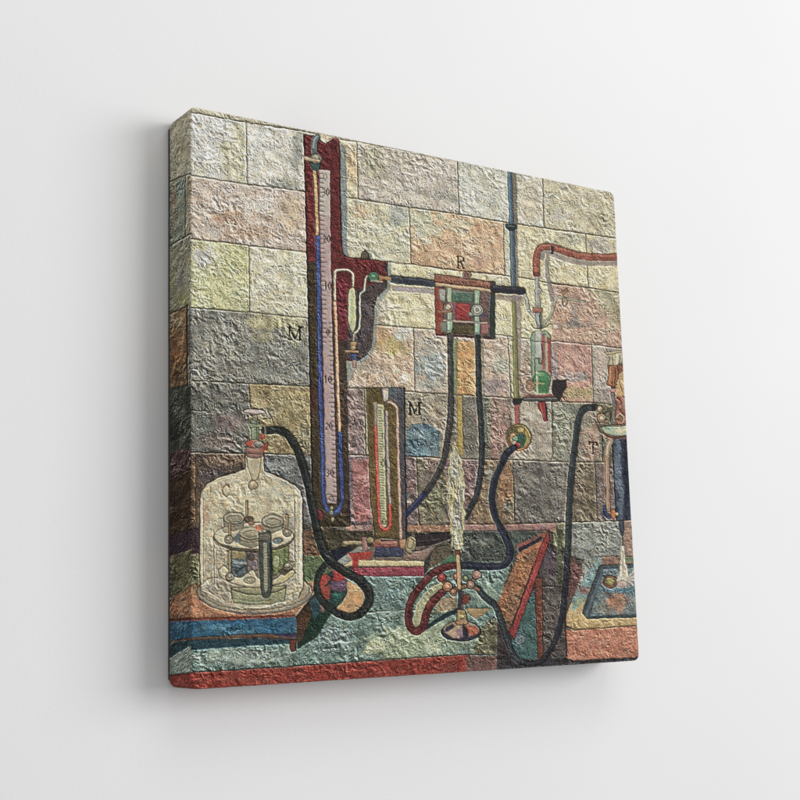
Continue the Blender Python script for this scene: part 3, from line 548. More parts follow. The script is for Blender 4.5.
poly([(373, 541), (398, 541), (398, 547.4), (373, 547.4)], (152, 92, 86), .5, (60, 40, 40), .7); line([(374, 543), (397, 543)], 1.1, (196, 140, 124))
ell(370, 540.6, 4, 3.6, (150, 140, 96), INK, .7); ell(378, 541.6, 3, 2.6, (172, 116, 84), INK, .6)
poly([(399, 540), (405.6, 539), (406.4, 549), (400, 549)], (180, 136, 102), .5, (70, 50, 40), .7)
ell(410.6, 545, 5.4, 9.0, (142, 138, 106), (52, 48, 36), .9, 8); ell(410, 543.6, 2.8, 5.4, (186, 164, 114), (80, 70, 50), .6, 8)
poly([(415, 535), (452.5, 532.6), (452.6, 537.6), (430, 545.6), (416.6, 546.4)], (54, 46, 52), .6, (32, 28, 32), .8); line([(418, 541), (440, 539)], 1.2, (92, 70, 74))
curve([(412, 551), (418, 551), (428, 547)], 1.4, (60, 60, 72))

# =================================================================== bell jar on its tray
stone([(186, 586), (200, 584), (314, 582), (312, 596), (296, 616), (186, 622)], (172, 118, 82), (197, 602, 7, 8, (184, 126, 90), .7), (200, 588, 8, 5, (120, 106, 68), .7), tex=.8)
poly([(186, 619), (193, 618), (295, 614.6), (296, 617), (193, 621.2), (186, 622)], (122, 56, 42), .6)
stone([(186, 621.4), (192, 621), (280, 618), (296, 617), (296.6, 636.6), (280, 635.4), (192, 638), (186, 638.5)], (40, 96, 128), (220, 628, 16, 4, (78, 134, 160), .7), (240, 632, 12, 3, (84, 138, 162), .6), (284, 626, 8, 5, (46, 88, 118), .6), tex=.7)
stone([(186, 640), (296, 637), (296, 644), (270, 645), (186, 651)], (36, 66, 78), tex=.7)
poly([(186, 638.2), (192, 637.8), (262, 633.6), (285, 635.2), (296.6, 637), (296, 640), (270, 638.6), (240, 637.6), (192, 640.4), (186, 640.6)], (112, 82, 62), .5, (54, 42, 40), .6)
poly([(272, 634.4), (296.4, 633), (296.6, 638), (284, 637)], (66, 56, 88), .5)
poly([(296, 616.6), (313, 594), (324, 598), (334, 612), (329, 617), (317, 637.5), (297, 650)], (30, 56, 46), .7)
stone([(296, 617), (309, 601), (316, 604), (302, 640), (297, 645)], (74, 54, 40), (304, 618, 4, 8, (92, 60, 40), .6), tex=.7)
stone([(308, 600), (318, 596), (324, 604), (314, 622)], (44, 74, 82), tex=.7)
poly([(319, 606), (323, 603), (325, 613), (321, 612)], (132, 100, 94), .5)
line([(295.6, 615.6), (313, 594)], 1.4, (202, 186, 150)); line([(296.4, 617.6), (314.4, 595)], .9, (40, 34, 30))
poly([(289.4, 640), (296, 640), (295.4, 651), (291.6, 652), (289.8, 648)], (114, 58, 47), .5, (44, 30, 28), .9)
# flange and glass
ell(254.6, 592, 57.6, 22.6, (152, 142, 122), (66, 60, 54), 1.1); ell(254.6, 589.8, 54.6, 20.4, (170, 158, 132), (92, 84, 72), .8)
ell(254.6, 593, 55.8, 21, None, (126, 120, 124), 1.0, a0=10, a1=170)
JAR = [(245.2, 455), (244.8, 469), (235, 473), (220, 477), (207, 484), (200.6, 492), (199.4, 500), (199.4, 560), (200, 588), (206, 596), (220, 603), (240, 608), (262, 608.6), (284, 605), (298, 598), (303.2, 588), (302.8, 560), (302.4, 500), (300.6, 491), (295, 485), (280, 477.4), (264.4, 471.4), (263.6, 455)]
stone(JAR, (184, 175, 146), (250, 500, 46, 26, (194, 184, 152), .7), (226, 560, 22, 36, (158, 146, 126), .7), (290, 550, 10, 44, (160, 154, 136), .8), (290, 484, 10, 6, (142, 148, 140), .7), (222, 590, 20, 14, (140, 132, 120), .6), (206, 515, 5, 14, (196, 150, 114), .6), (276, 492, 18, 6, (150, 156, 148), .5), tex=.9)
line(JAR[:9], 1.3, (64, 54, 48)); line(JAR[14:], 1.2, (70, 60, 54))
line([(201.6, 498), (201.4, 560), (201.8, 584)], 1.9, (226, 216, 188), .4); line([(205, 500), (205, 582)], 1.0, (206, 196, 168), .5); line([(203.4, 498), (203.4, 582)], .6, (120, 108, 92), .5); line([(300.8, 498), (301, 560), (301.4, 582)], 1.9, (220, 212, 188), .4); line([(297, 496), (297.4, 584)], .8, (212, 204, 180), .5)
curve([(204, 493), (210, 485.6), (222, 479.8), (236, 475.6)], 1.3, (214, 204, 176), .4); curve([(266, 474), (282, 480.4), (293, 486.6), (298, 493)], 1.2, (210, 202, 178), .4)
for q in range(5): curve([(203 + q * 6, 590 + q * 2), (230, 602 + q * .8), (262, 605 + q * .5), (298 - q * 5, 592 + q * 2)], .7, ((206, 198, 172), (108, 100, 90))[q % 2], .4, .8)
line([(213.4, 530), (213.8, 585)], .7, (120, 108, 92)); line([(215.6, 530), (216, 584)], .7, (202, 192, 164)); line([(294, 500), (294.4, 560)], .9, (150, 144, 128))
curve([(201, 585), (208, 579), (218, 578)], .9, (104, 94, 82)); line([(231, 588), (231, 603)], .9, (110, 100, 86))
glyph('C', 221.6, 484.5, 7.4, 12.5, 1.1, (128, 104, 82)); line([(221, 484), (221, 497)], 1.2, (176, 132, 104), .4, .6)
line([(210, 486), (210, 496)], .9, (146, 124, 100), .4, .7)
# neck, stopper and tap
poly([(246, 455), (263, 455), (262.4, 470), (260, 474), (249.6, 474), (247, 466)], (192, 180, 146), .5)
poly(smooth([(247.2, 456), (247.4, 466), (250.4, 476), (252, 480), (256.6, 480), (258.8, 474), (260.4, 464), (260.6, 456)]), (188, 178, 146), .4, (84, 72, 56), .9)
ell(252.6, 485.2, 4.8, 4.4, (172, 152, 122), (70, 58, 46), 1.0); ell(251.8, 484, 1.8, 1.7, (212, 200, 172)); line([(248.6, 458), (250.4, 472)], .9, (216, 206, 176))
poly([(245.4, 447), (263.4, 447), (263, 456), (257, 458.4), (250, 458), (245.8, 455)], (142, 112, 102), .5, (64, 42, 40), .8); line([(247, 450), (262, 451)], 1.0, (206, 120, 104)); line([(246, 453.6), (262, 454.4)], .8, (90, 44, 44))
poly([(250.4, 420), (259, 420), (258.4, 441), (251, 441)], (130, 142, 118), .4, (50, 58, 48), .8); line([(253, 422), (253, 440)], 1.1, (172, 188, 152)); line([(256.8, 422), (256.6, 440)], 1.0, (72, 92, 72))
poly([(247, 422), (251, 424), (258, 424.4), (263.4, 423), (262, 428), (256, 427.4), (250, 428)], (140, 150, 120), .4, (54, 58, 48), .8)
ell(254.6, 444, 9.0, 4.2, (160, 116, 100), (62, 46, 42), .9); ell(249.4, 443.4, 3.4, 2.6, (186, 74, 58)); ell(258.6, 444.6, 5, 3.2, (140, 138, 128), (60, 56, 50), .7)
ell(262.6, 437, 2.6, 2.4, (178, 70, 58), (80, 44, 40), .6); poly([(262, 446), (268, 442), (267, 451), (262, 452)], (166, 66, 54), .5)
poly([(252.4, 413), (257.6, 413), (257, 421), (252.8, 421)], (142, 142, 130), .4, (60, 58, 52), .7)
ell(254.4, 412, 11.2, 2.7, (184, 166, 164), (64, 54, 52), 1.0, 3); line([(246, 411.4), (262, 412)], .8, (222, 210, 204))
line([(260, 432), (265.4, 429.6)], 2.4, (170, 178, 146)); line([(260, 430.6), (265, 428.4)], .7)
# apparatus inside
DK = (50, 44, 36)
poly([(231, 588), (286, 586), (284, 601), (272, 604), (250, 605), (233, 602.6)], (148, 150, 114), .6, DK, .9); curve([(231, 590), (250, 594.6), (272, 593), (286, 588)], 1.0, DK); curve([(232, 598), (252, 601.4), (272, 600)], .8, (104, 106, 78))
poly([(226, 548), (288, 546), (288, 580), (226, 580)], (132, 126, 104), .6)
poly([(231, 550), (246, 552), (246, 577), (234, 577), (231, 572)], (86, 102, 108), .6, DK, .7); poly([(232, 551), (245, 552), (245, 559), (232, 559)], (142, 128, 88), .5); line([(234, 562), (246, 564)], 1.8, (170, 180, 178)); line([(236, 573), (245, 566)], 1.6, (52, 64, 74))
poly([(247, 552), (258, 553), (258, 570), (247, 574)], (128, 116, 112), .6, DK, .7); ell(251, 557, 3.4, 3.8, (92, 80, 74), DK, .7); ell(255, 563, 2.8, 3, (136, 120, 130), DK, .6)
poly([(271, 550), (288.4, 546), (288.6, 568), (273, 576)], (116, 128, 80), .6, DK, .7); ell(276, 562, 3.6, 7, (160, 164, 118), DK, .6); line([(284, 550), (284, 566)], 1.4, (92, 108, 62))
# lower disc
poly(smooth([(217.6, 570), (224, 566), (231, 574), (240, 578), (252, 570), (258, 578), (272, 580), (282, 574), (293.4, 570), (292, 577), (282, 583), (266, 587), (250, 587.6), (234, 584), (222, 578), (217.6, 570)]), (204, 192, 158), .5, DK, 1.0)
ell(249.4, 580.6, 5.6, 3.2, (164, 158, 132), DK, .8); ell(249.4, 580.2, 2.6, 1.4, (196, 188, 160), DK, .5); poly([(278, 580), (293, 571), (292, 576), (284, 581)], (196, 186, 126), .4)
poly([(278, 572), (290, 563), (292, 570), (284, 576)], (88, 80, 68), .5, DK, .6)
# upper disc
ell(253.6, 537.8, 40.2, 14.0, (112, 102, 84), (54, 48, 42), 1.2); ell(253.6, 536.2, 39.6, 13.4, (204, 194, 162), DK, .8)
poly([(214.4, 540), (222, 547), (220, 549), (214.6, 544)], (150, 140, 114), .4)
for cx, cy, rx, ry, h, c in ((233.6, 518.4, 10.6, 5.8, 9, (164, 158, 134)), (272.6, 521.4, 11.0, 6.2, 8, (166, 160, 136)), (250.8, 533.4, 12.0, 6.2, 11, (170, 162, 134))):
    poly([(cx - rx, cy), (cx + rx, cy), (cx + rx - 1, cy + h), (cx, cy + h + 4), (cx - rx + 1, cy + h)], tuple(int(v * .86) for v in c), .5, DK, .8)
    ell(cx, cy, rx, ry, c, DK, 1.0); ell(cx + .4, cy + .6, rx * .68, ry * .55, tuple(int(v * .9) for v in c), DK, .6); curve([(cx - rx * .8, cy - 1), (cx, cy - ry * .7), (cx + rx * .7, cy - 1.4)], .7, (212, 204, 178))
    line([(cx - rx + 1, cy + h * .6), (cx, cy + h * .6 + 3), (cx + rx - 1, cy + h * .6)], .7, (110, 108, 88))
poly([(231, 540), (240, 532), (239, 544)], (106, 118, 122), .4); poly([(254, 526), (263, 524), (262, 531), (256, 530)], (190, 112, 84), .4); ell(277.6, 541, 5, 3, (110, 124, 128), DK, .8); ell(226, 530, 3.6, 3, (160, 152, 126), DK, .7)
for x, y0, y1 in ((229.6, 524, 536), (229.6, 551, 573), (246.4, 502, 520), (286.8, 515.6, 528)):
    line([(x, y0), (x, y1)], 3.0, (70, 60, 48)); line([(x, y0 + .4), (x, y1)], 1.7, (178, 154, 110))
for x, y in ((228.6, 540), (286.8, 532.8), (229.6, 577)):
    ell(x, y, 4.2, 4.2, (140, 130, 108), (54, 46, 40), 1.0); ell(x - .4, y - .8, 1.9, 1.7, (190, 184, 162), DK, .6)
ell(248.6, 520, 4.2, 3.4, (92, 82, 68), (44, 40, 34), .9); ell(251, 524, 3, 2, (150, 110, 90), DK, .5); ell(287.4, 567, 4.8, 4.4, (112, 102, 86), (48, 42, 38), 1.0); ell(286.6, 565.6, 2, 1.6, (190, 182, 160))
poly(smooth([(258.6, 534), (264, 532.6), (270.6, 534), (271.4, 560), (272, 586), (270, 595), (265.6, 598), (261.6, 594), (260, 575), (258.6, 534)]), (76, 84, 82), .5, (36, 38, 36), 1.0)
poly([(259, 534), (270.6, 534), (270.8, 541), (259, 541)], (112, 106, 94), .4, (50, 46, 42), .7); poly([(263, 543), (267, 543), (268, 590), (266, 594), (263.6, 590)], (166, 166, 140), .3, (56, 60, 56), .6); line([(270, 544), (270.6, 588)], 1.6, (48, 56, 56))
for k in range(17): line([(265, 545 + k * 2.7), (267.2, 545.3 + k * 2.7)], .6, (80, 82, 68))

# =================================================================== black hose from the bell jar
IN = [(331, 573), (340, 572), (347.5, 581), (357, 585), (364, 594.5), (362.5, 605), (355, 612.5), (344, 613), (334, 609), (322, 598), (320, 582)]
poly(IN, (44, 66, 62), .7)
poly([(320, 576), (326, 574), (331, 578), (322, 590), (320, 588)], (166, 60, 50), .6); poly([(326, 583), (331, 576), (335, 570), (328, 580)], (110, 90, 110), .5)
poly([(332, 580), (335, 569), (343, 573), (347, 581), (340, 583)], (164, 44, 46), .7); poly([(331, 582), (347, 580), (347, 589), (342, 592), (331, 590)], (108, 82, 108), .7)
poly([(321, 590), (330, 584), (330, 598), (326, 600), (321, 596)], (148, 60, 48), .7); poly([(332, 594), (340, 592), (344, 594), (338, 603), (333, 600)], (42, 92, 84), .7)
stone([(347.5, 581), (358, 585.5), (364, 594.5), (362.5, 605), (355, 612.5), (344.5, 613), (336, 609.5), (343, 602), (347.5, 593)], (198, 152, 98), (354, 590, 6, 4, (216, 176, 120), .6), tex=.7)
curve([(336, 609.5), (343, 602), (347.5, 593), (347.5, 582)], .9, (216, 190, 140))
HB = [(265, 430.6), (275, 430.2), (284, 432.4), (290, 437.8), (296, 448), (301, 460), (305, 474), (308.4, 488), (311.6, 505), (315.2, 522), (318.6, 538), (324, 553), (331, 562), (344.6, 572), (360, 580.6), (368.4, 592), (368, 604), (361, 613), (350, 617), (338, 614), (326.6, 606), (319, 596), (316.6, 586), (318.6, 575), (324.6, 565.6), (332, 558.6)]
tube(HB[:15], 7.2, (38, 43, 43), (70, 76, 74), (18, 20, 22), w2=7.4, off=(1.6, -1))
tube(HB[14:20], 8.6, (38, 41, 42), (68, 72, 72), (18, 20, 22), w2=7.4, off=(1.5, -1.2))
tube(HB[19:], 6.6, (40, 46, 45), (72, 80, 76), (18, 20, 22), w2=5.0, off=(1.2, .8))
tube(HB[11:15], 7.3, (38, 43, 43), (70, 76, 74), (18, 20, 22), w2=7.5, off=(1.6, -1))
line([(265.6, 427), (265.2, 434.6)], 1.2, (120, 126, 118))

# =================================================================== burner, its hoses and the flame
poly([(432, 588), (444, 580), (444, 592), (428, 612), (424, 622), (416, 629), (413, 618), (417, 604)], (160, 160, 124), .8)
curve([(440, 583), (428, 590), (418, 604), (413.6, 620), (416, 629)], 1.0, (206, 204, 164)); curve([(437, 578), (424, 588), (414, 604)], 1.3, (80, 110, 84))
line([(460, 609.5), (444, 617), (423.5, 629.5)], 4.6, (38, 54, 64), .5, 1, 4.0)
stone([(438, 600), (456, 596), (458, 608), (434, 614)], (140, 124, 96), (446, 604, 6, 4, (156, 128, 108), .6), tex=.8)
HG = [(514, 448), (510.6, 450.4), (503.6, 459.4), (494.8, 479.6), (491.9, 497.5), (494.5, 515.5), (500.6, 528), (507, 541), (509.8, 550), (509, 559), (503, 565.6), (490, 567), (474, 566.4), (458, 566)]
line(smooth([(x + 4.4, y) for x, y in HG[2:6]]), 2.0, (120, 112, 92), .5, .6)
tube(HG, 6.2, (38, 43, 60), (66, 74, 96), (20, 22, 32), off=(-1.6, -.6))
HM = [(458, 566), (450, 566.4), (440, 569.4), (431, 575.4), (420.4, 587), (412, 599), (408.2, 613), (409.4, 625.4), (415.4, 631.8), (422.4, 627.6), (426, 615.5), (431.4, 603.5), (438, 596.4), (442.6, 592.6)]
tube(HM, 6.2, (88, 36, 38), (124, 62, 60), (36, 18, 22), w2=7.2, off=(-1.4, -1))
HR = [(478, 588.6), (484, 596.8), (494.2, 605.2), (500.2, 618), (505, 633), (509.6, 647), (515.6, 658.6), (526, 664.6), (540, 662.4), (550, 651), (556.4, 637.6), (560.8, 622), (563.6, 604), (566.4, 575), (567.6, 556), (568.4, 530), (569.4, 500), (571.6, 470), (575.4, 441), (577.8, 422), (580.6, 413.6), (585.4, 408.8), (594, 407.6)]
tube(HR[:8], 5.8, (46, 54, 60), (82, 92, 96), (22, 26, 30), w2=5.0, off=(-1.2, -.8))
tube(HR[7:15], 4.4, (40, 42, 52), (62, 66, 78), (24, 24, 30), w2=5.0)
tube(HR[14:], 5.4, (46, 54, 60), (76, 88, 92), (22, 26, 30), w2=6.4, off=(-1.3, -.2))
poly([(591.6, 403.4), (595.4, 404), (595, 412), (591.6, 411.6)], (40, 42, 46), .3)
# pale edge beside the long black hoses
for hh, dx in ((H1[:7], -3.6), (H2[:7], -3.5)):
    line(smooth([(x + dx, y) for x, y in hh]), .9, (172, 168, 146), .6, .55)
line(smooth([(x - 3.6, y) for x, y in HR[15:21]]), .9, (168, 164, 144), .6, .55)
line(smooth([(x - 3.8, y) for x, y in HG[2:7]]), .9, (164, 154, 132), .6, .5)
# base dish
poly([(464.6, 608), (491, 608.6), (483, 615), (476, 619), (470, 615)], (166, 138, 92), .6, (90, 74, 50), .7)
poly([(458.6, 588), (461.8, 588), (461.6, 612), (458, 612)], (52, 64, 76), .4, (26, 30, 36), .7); line([(462.8, 592), (462.6, 610)], 1.6, (130, 92, 100))
ell(461, 632, 19.6, 9.4, (50, 54, 74), (24, 28, 40), 1.2); ell(461.2, 630, 18.4, 8.6, (142, 126, 112), (46, 42, 44), .8)
poly([(461, 625), (446, 631), (452, 638), (459, 639)], (182, 158, 128), .5); poly([(462, 625), (459, 639), (468, 639), (470, 628)], (52, 52, 66), .5); poly([(464, 625), (476, 626), (479, 632), (472, 637)], (172, 88, 58), .5)
poly([(452, 625), (446, 628), (443.6, 632), (448, 632), (455, 627)], (58, 56, 72), .5); line([(470, 628), (477, 633)], 1.4, (210, 140, 96)); poly([(456, 631), (462, 628), (463, 638), (456, 637)], (150, 118, 130), .5)
poly([(457, 610), (465, 610), (466, 618), (468, 624), (455, 624), (456.6, 617)], (152, 132, 80), .5, (56, 46, 34), .9); ell(461.4, 622.6, 6.4, 2.8, (160, 120, 84), (60, 48, 38), .8); ell(461, 616.6, 3, 2.4, (196, 176, 112), INK, .5); line([(459, 613), (459.2, 620)], 1.0, (206, 190, 130))
ell(465.6, 599.6, 3.8, 5.2, (132, 60, 46), (56, 32, 30), .8, 20)
# valve cross with knobs
for a, b in (((441.5, 579), (448, 587)), ((447, 588), (457, 590)), ((456.6, 578), (459, 584)), ((459.6, 588), (470, 585)), ((470, 585), (476.6, 576)), ((470.6, 585.6), (478, 590))):
    line([a, b], 5.0, (44, 34, 30)); line([a, b], 3.4, (140, 104, 80), .4)
for x, y, r, c in ((441.5, 577.6, 4.3, (152, 62, 56)), (447.2, 587, 5.0, (170, 122, 90)), (456.6, 577, 3.8, (176, 112, 92)), (476.8, 575, 4.6, (170, 130, 116)), (470.6, 585, 4.3, (150, 122, 104)), (453, 592.4, 3.6, (160, 112, 82)), (465.6, 579, 3.2, (112, 124, 92))):
    ell(x, y, r, r, c, (44, 32, 30), 1.1); ell(x - .3, y - .4, r * .5, r * .5, tuple(min(240, int(v * 1.34)) for v in c), (70, 50, 44), .5)
poly([(455.2, 552), (459.4, 552), (461.2, 576), (461.4, 590), (457.4, 590), (456.6, 574)], (182, 144, 98), .4, (66, 48, 38), .9); line([(456.8, 554), (458.6, 588)], 1.0, (222, 194, 146)); poly([(455, 550), (459.6, 550), (459.4, 555), (455.4, 555)], (134, 74, 52), .4, INK, .6)
# flame
FL = [(454.8, 440.5), (456.6, 446), (459.6, 452), (459, 456), (462.6, 462), (462, 467), (464.4, 474), (462.6, 479), (466, 486), (464.4, 493), (465.2, 500), (463, 506), (465.8, 514), (463.6, 521), (464.8, 528), (462.6, 535), (463.8, 541), (461.4, 549), (458, 551), (454.6, 549.4), (451.4, 545), (452.6, 538), (450, 531), (451.6, 524), (448, 514), (449.8, 507), (446.6, 498), (448.4, 491), (446.4, 483), (449, 477), (447.8, 470), (450.2, 464), (449.2, 458), (452, 452), (452, 447)]
stone(FL, (160, 157, 128), (456, 468, 4, 16, (146, 150, 142), .9), (459, 500, 4, 14, (148, 144, 136), .8), (454, 494, 3, 9, (184, 164, 98), .8), (450, 506, 2, 10, (176, 166, 104), .7), (456, 520, 6, 8, (150, 144, 146), .8), (458, 538, 5, 9, (158, 164, 138), .8), (454.4, 446, 3, 5, (196, 170, 114), .9), tex=1.1)
rf = np.random.RandomState(5)
for k in range(46):
    y = 446 + rf.rand() * 96
    half = 1.0 + 7.0 * min(1, (y - 440) / 40) * (1 if y < 520 else .8)
    x = 456.4 + (rf.rand() - .5) * 2 * (half - .6)
    pts = [(x, y)]
    for q in range(3):
        pts.append((pts[-1][0] + (rf.rand() - .5) * 3.6, pts[-1][1] + 2.6 + rf.rand() * 2.4))
    curve(pts, .75, ((212, 206, 162), (206, 202, 186), (196, 180, 108), (104, 100, 82), (84, 78, 66))[k % 5], .6, .85)
line(FL[:14], .6, (92, 84, 62), .5, .7); line([(x - .9, y) for x, y in FL[1:18]], .8, (204, 192, 126), .5, .8); line([(x + .8, y) for x, y in FL[20:]], .8, (204, 192, 126), .5, .8)
glyph('T', 589.2, 442.4, 7.4, 11.2, 1.5, (44, 32, 28), .05)

# =================================================================== wrapped left edge of the sheet
E0 = 190.6
def edge(y0l, y0r, y1l, y1r, col, *bl, xl=160, xr=E0, tex=1.0):
    def yy(a, b, x): return a + (b - a) * (x - 167) / (190.6 - 167)
    stone([(xl, yy(y0l, y0r, xl)), (xr, yy(y0l, y0r, xr)), (xr, yy(y1l, y1r, xr)), (xl, yy(y1l, y1r, xl))], col, *bl, tex=tex)
edge(110, 98, 183, 173.4, (176, 170, 144), (180, 150, 8, 10, (166, 158, 128), .6))
edge(183, 173.4, 248, 233, (136, 144, 126), (174, 200, 3, 30, (160, 134, 108), .7), (181, 190, 5, 20, (120, 146, 138), .7), xr=185.6)
edge(183, 173.4, 248, 233, (158, 148, 122), xl=185.6)
edge(248, 233, 316, 304.5, (142, 142, 120), (184, 300, 8, 10, (152, 150, 92), .8), (172, 276, 4, 20, (150, 150, 100), .6), (180, 276, 4, 14, (142, 138, 142), .6))
edge(316, 304.5, 388, 384, (134, 96, 58), (176, 322, 8, 10, (150, 128, 92), .8), (174, 356, 6, 10, (146, 88, 44), .7), (180, 376, 6, 8, (84, 66, 46), .8), xr=187)
edge(316, 304.5, 388, 384, (104, 104, 98), xl=187)
edge(388, 384, 452, 448, (66, 70, 63), (180, 410, 6, 10, (84, 88, 80), .6), (174, 430, 5, 12, (44, 48, 42), .7))
edge(452, 448, 482, 466, (80, 60, 60), (184, 440, 6, 6, (88, 66, 56), .6))
edge(482, 466, 540, 530, (72, 52, 36), (176, 510, 6, 20, (60, 42, 28), .6))
edge(536, 529, 558, 550, (58, 42, 50), (178, 545, 8, 5, (48, 40, 62), .6), tex=.8)
edge(558, 550, 600, 588, (98, 93, 62), (174, 580, 5, 8, (80, 84, 58), .7))
edge(602, 586, 620, 617.4, (150, 100, 68), (184, 604, 6, 8, (160, 112, 78), .6), tex=.9)
edge(619.4, 617.4, 622, 620.6, (96, 44, 34), tex=.5)
edge(622, 620.6, 641, 637.6, (34, 84, 118), (180, 628, 8, 4, (60, 108, 134), .5), tex=.8)
edge(641, 637.6, 643, 640.2, (92, 66, 48), tex=.5)
edge(643, 640.2, 662, 646, (34, 62, 72), tex=.8)
edge(660, 646, 675, 673, (126, 146, 138), (182, 652, 8, 4, (150, 166, 154), .6), (172, 662, 4, 4, (150, 168, 158), .6))
edge(675, 673, 700, 700, (134, 46, 38), (178, 684, 8, 4, (138, 56, 46), .5), tex=.75)
for l, r, xl, xr in ((183, 173.4, 160, E0), (248, 233.5, 160, E0), (316, 304.5, 160, 188)):
    yl = l + (r - l) * (xl - 167) / 23.6; yr = l + (r - l) * (xr - 167) / 23.6
    mortar([(xl, yl), (xr, yr)], 1.1)
line([(185.6, 175.6), (185.4, 236)], .9, (70, 74, 64)); line([(187, 306), (187.4, 386)], 1.4, (48, 42, 34))
line([(168, 649), (169.6, 645), (173.6, 641)], 1.0, (130, 146, 122))
line([(172, 604), (180, 596), (187, 590)], 1.0, (170, 130, 80), .5, .7)
for y in (470, 500, 520): line([(160, y + 12), (190, y)], .8, (44, 32, 26), .5, .6)

# ------------------------------------------------------------------ map the sheet onto the canvas
def rot_xyz(a):
    x, y, z = a
    cx, sx, cy, sy, cz, sz = math.cos(x), math.sin(x), math.cos(y), math.sin(y), math.cos(z), math.sin(z)
    return (np.array([[cz, -sz, 0], [sz, cz, 0], [0, 0, 1]]) @ np.array([[cy, 0, sy], [0, 1, 0], [-sy, 0, cy]]) @ np.array([[1, 0, 0], [0, cx, -sx], [0, sx, cx]]))
_M = rot_xyz(CAM_ROT); _C = np.array(CAM_LOC)
def homography(P, uv):
    """8-parameter map from flat (u, v) on one face of the canvas to the drawing sheet"""
    c = (P - _C) @ _M
    q = np.stack([400 + FOCAL * c[:, 0] / -c[:, 2], 400 - FOCAL * c[:, 1] / -c[:, 2]], 1)
    A = []; b = []
    for (u, v), (x, y) in zip(uv, q):
        A += [[u, v, 1, 0, 0, 0, -u * x, -v * x], [0, 0, 0, u, v, 1, -u * y, -v * y]]; b += [x, y]
    return np.append(np.linalg.solve(np.array(A), np.array(b)), 1).reshape(3, 3)
_f = [(-HW, HH), (HW, HH), (HW, -HH), (-HW, -HH)]
H_FRONT = homography(np.array([[u, -DEPTH, v] for u, v in _f]), _f)
_s = [(0, HH), (DEPTH, HH), (DEPTH, -HH), (0, -HH)]
H_SIDE = homography(np.array([[-HW, -DEPTH + t, v] for t, v in _s]), _s)

def sheet(H, u, v):
    w = H[2, 0] * u + H[2, 1] * v + H[2, 2]
    x = (H[0, 0] * u + H[0, 1] * v + H[0, 2]) / w; y = (H[1, 0] * u + H[1, 1] * v + H[1, 2]) / w
    fx = np.clip((x - X0) * S - .5, 0, NXB - 1.001); fy = np.clip((y - Y0) * S - .5, 0, NYB - 1.001)
    i = fx.astype(np.int32); j = fy.astype(np.int32); a = (fx - i)[:, None].astype(np.float32); b = (fy - j)[:, None].astype(np.float32)
    full = np.concatenate([COL, TEX[..., None]], 2) if sheet.full is None else sheet.full
    sheet.full = full
    return (full[j, i] * (1 - a) + full[j, i + 1] * a) * (1 - b) + (full[j + 1, i] * (1 - a) + full[j + 1, i + 1] * a) * b
sheet.full = None

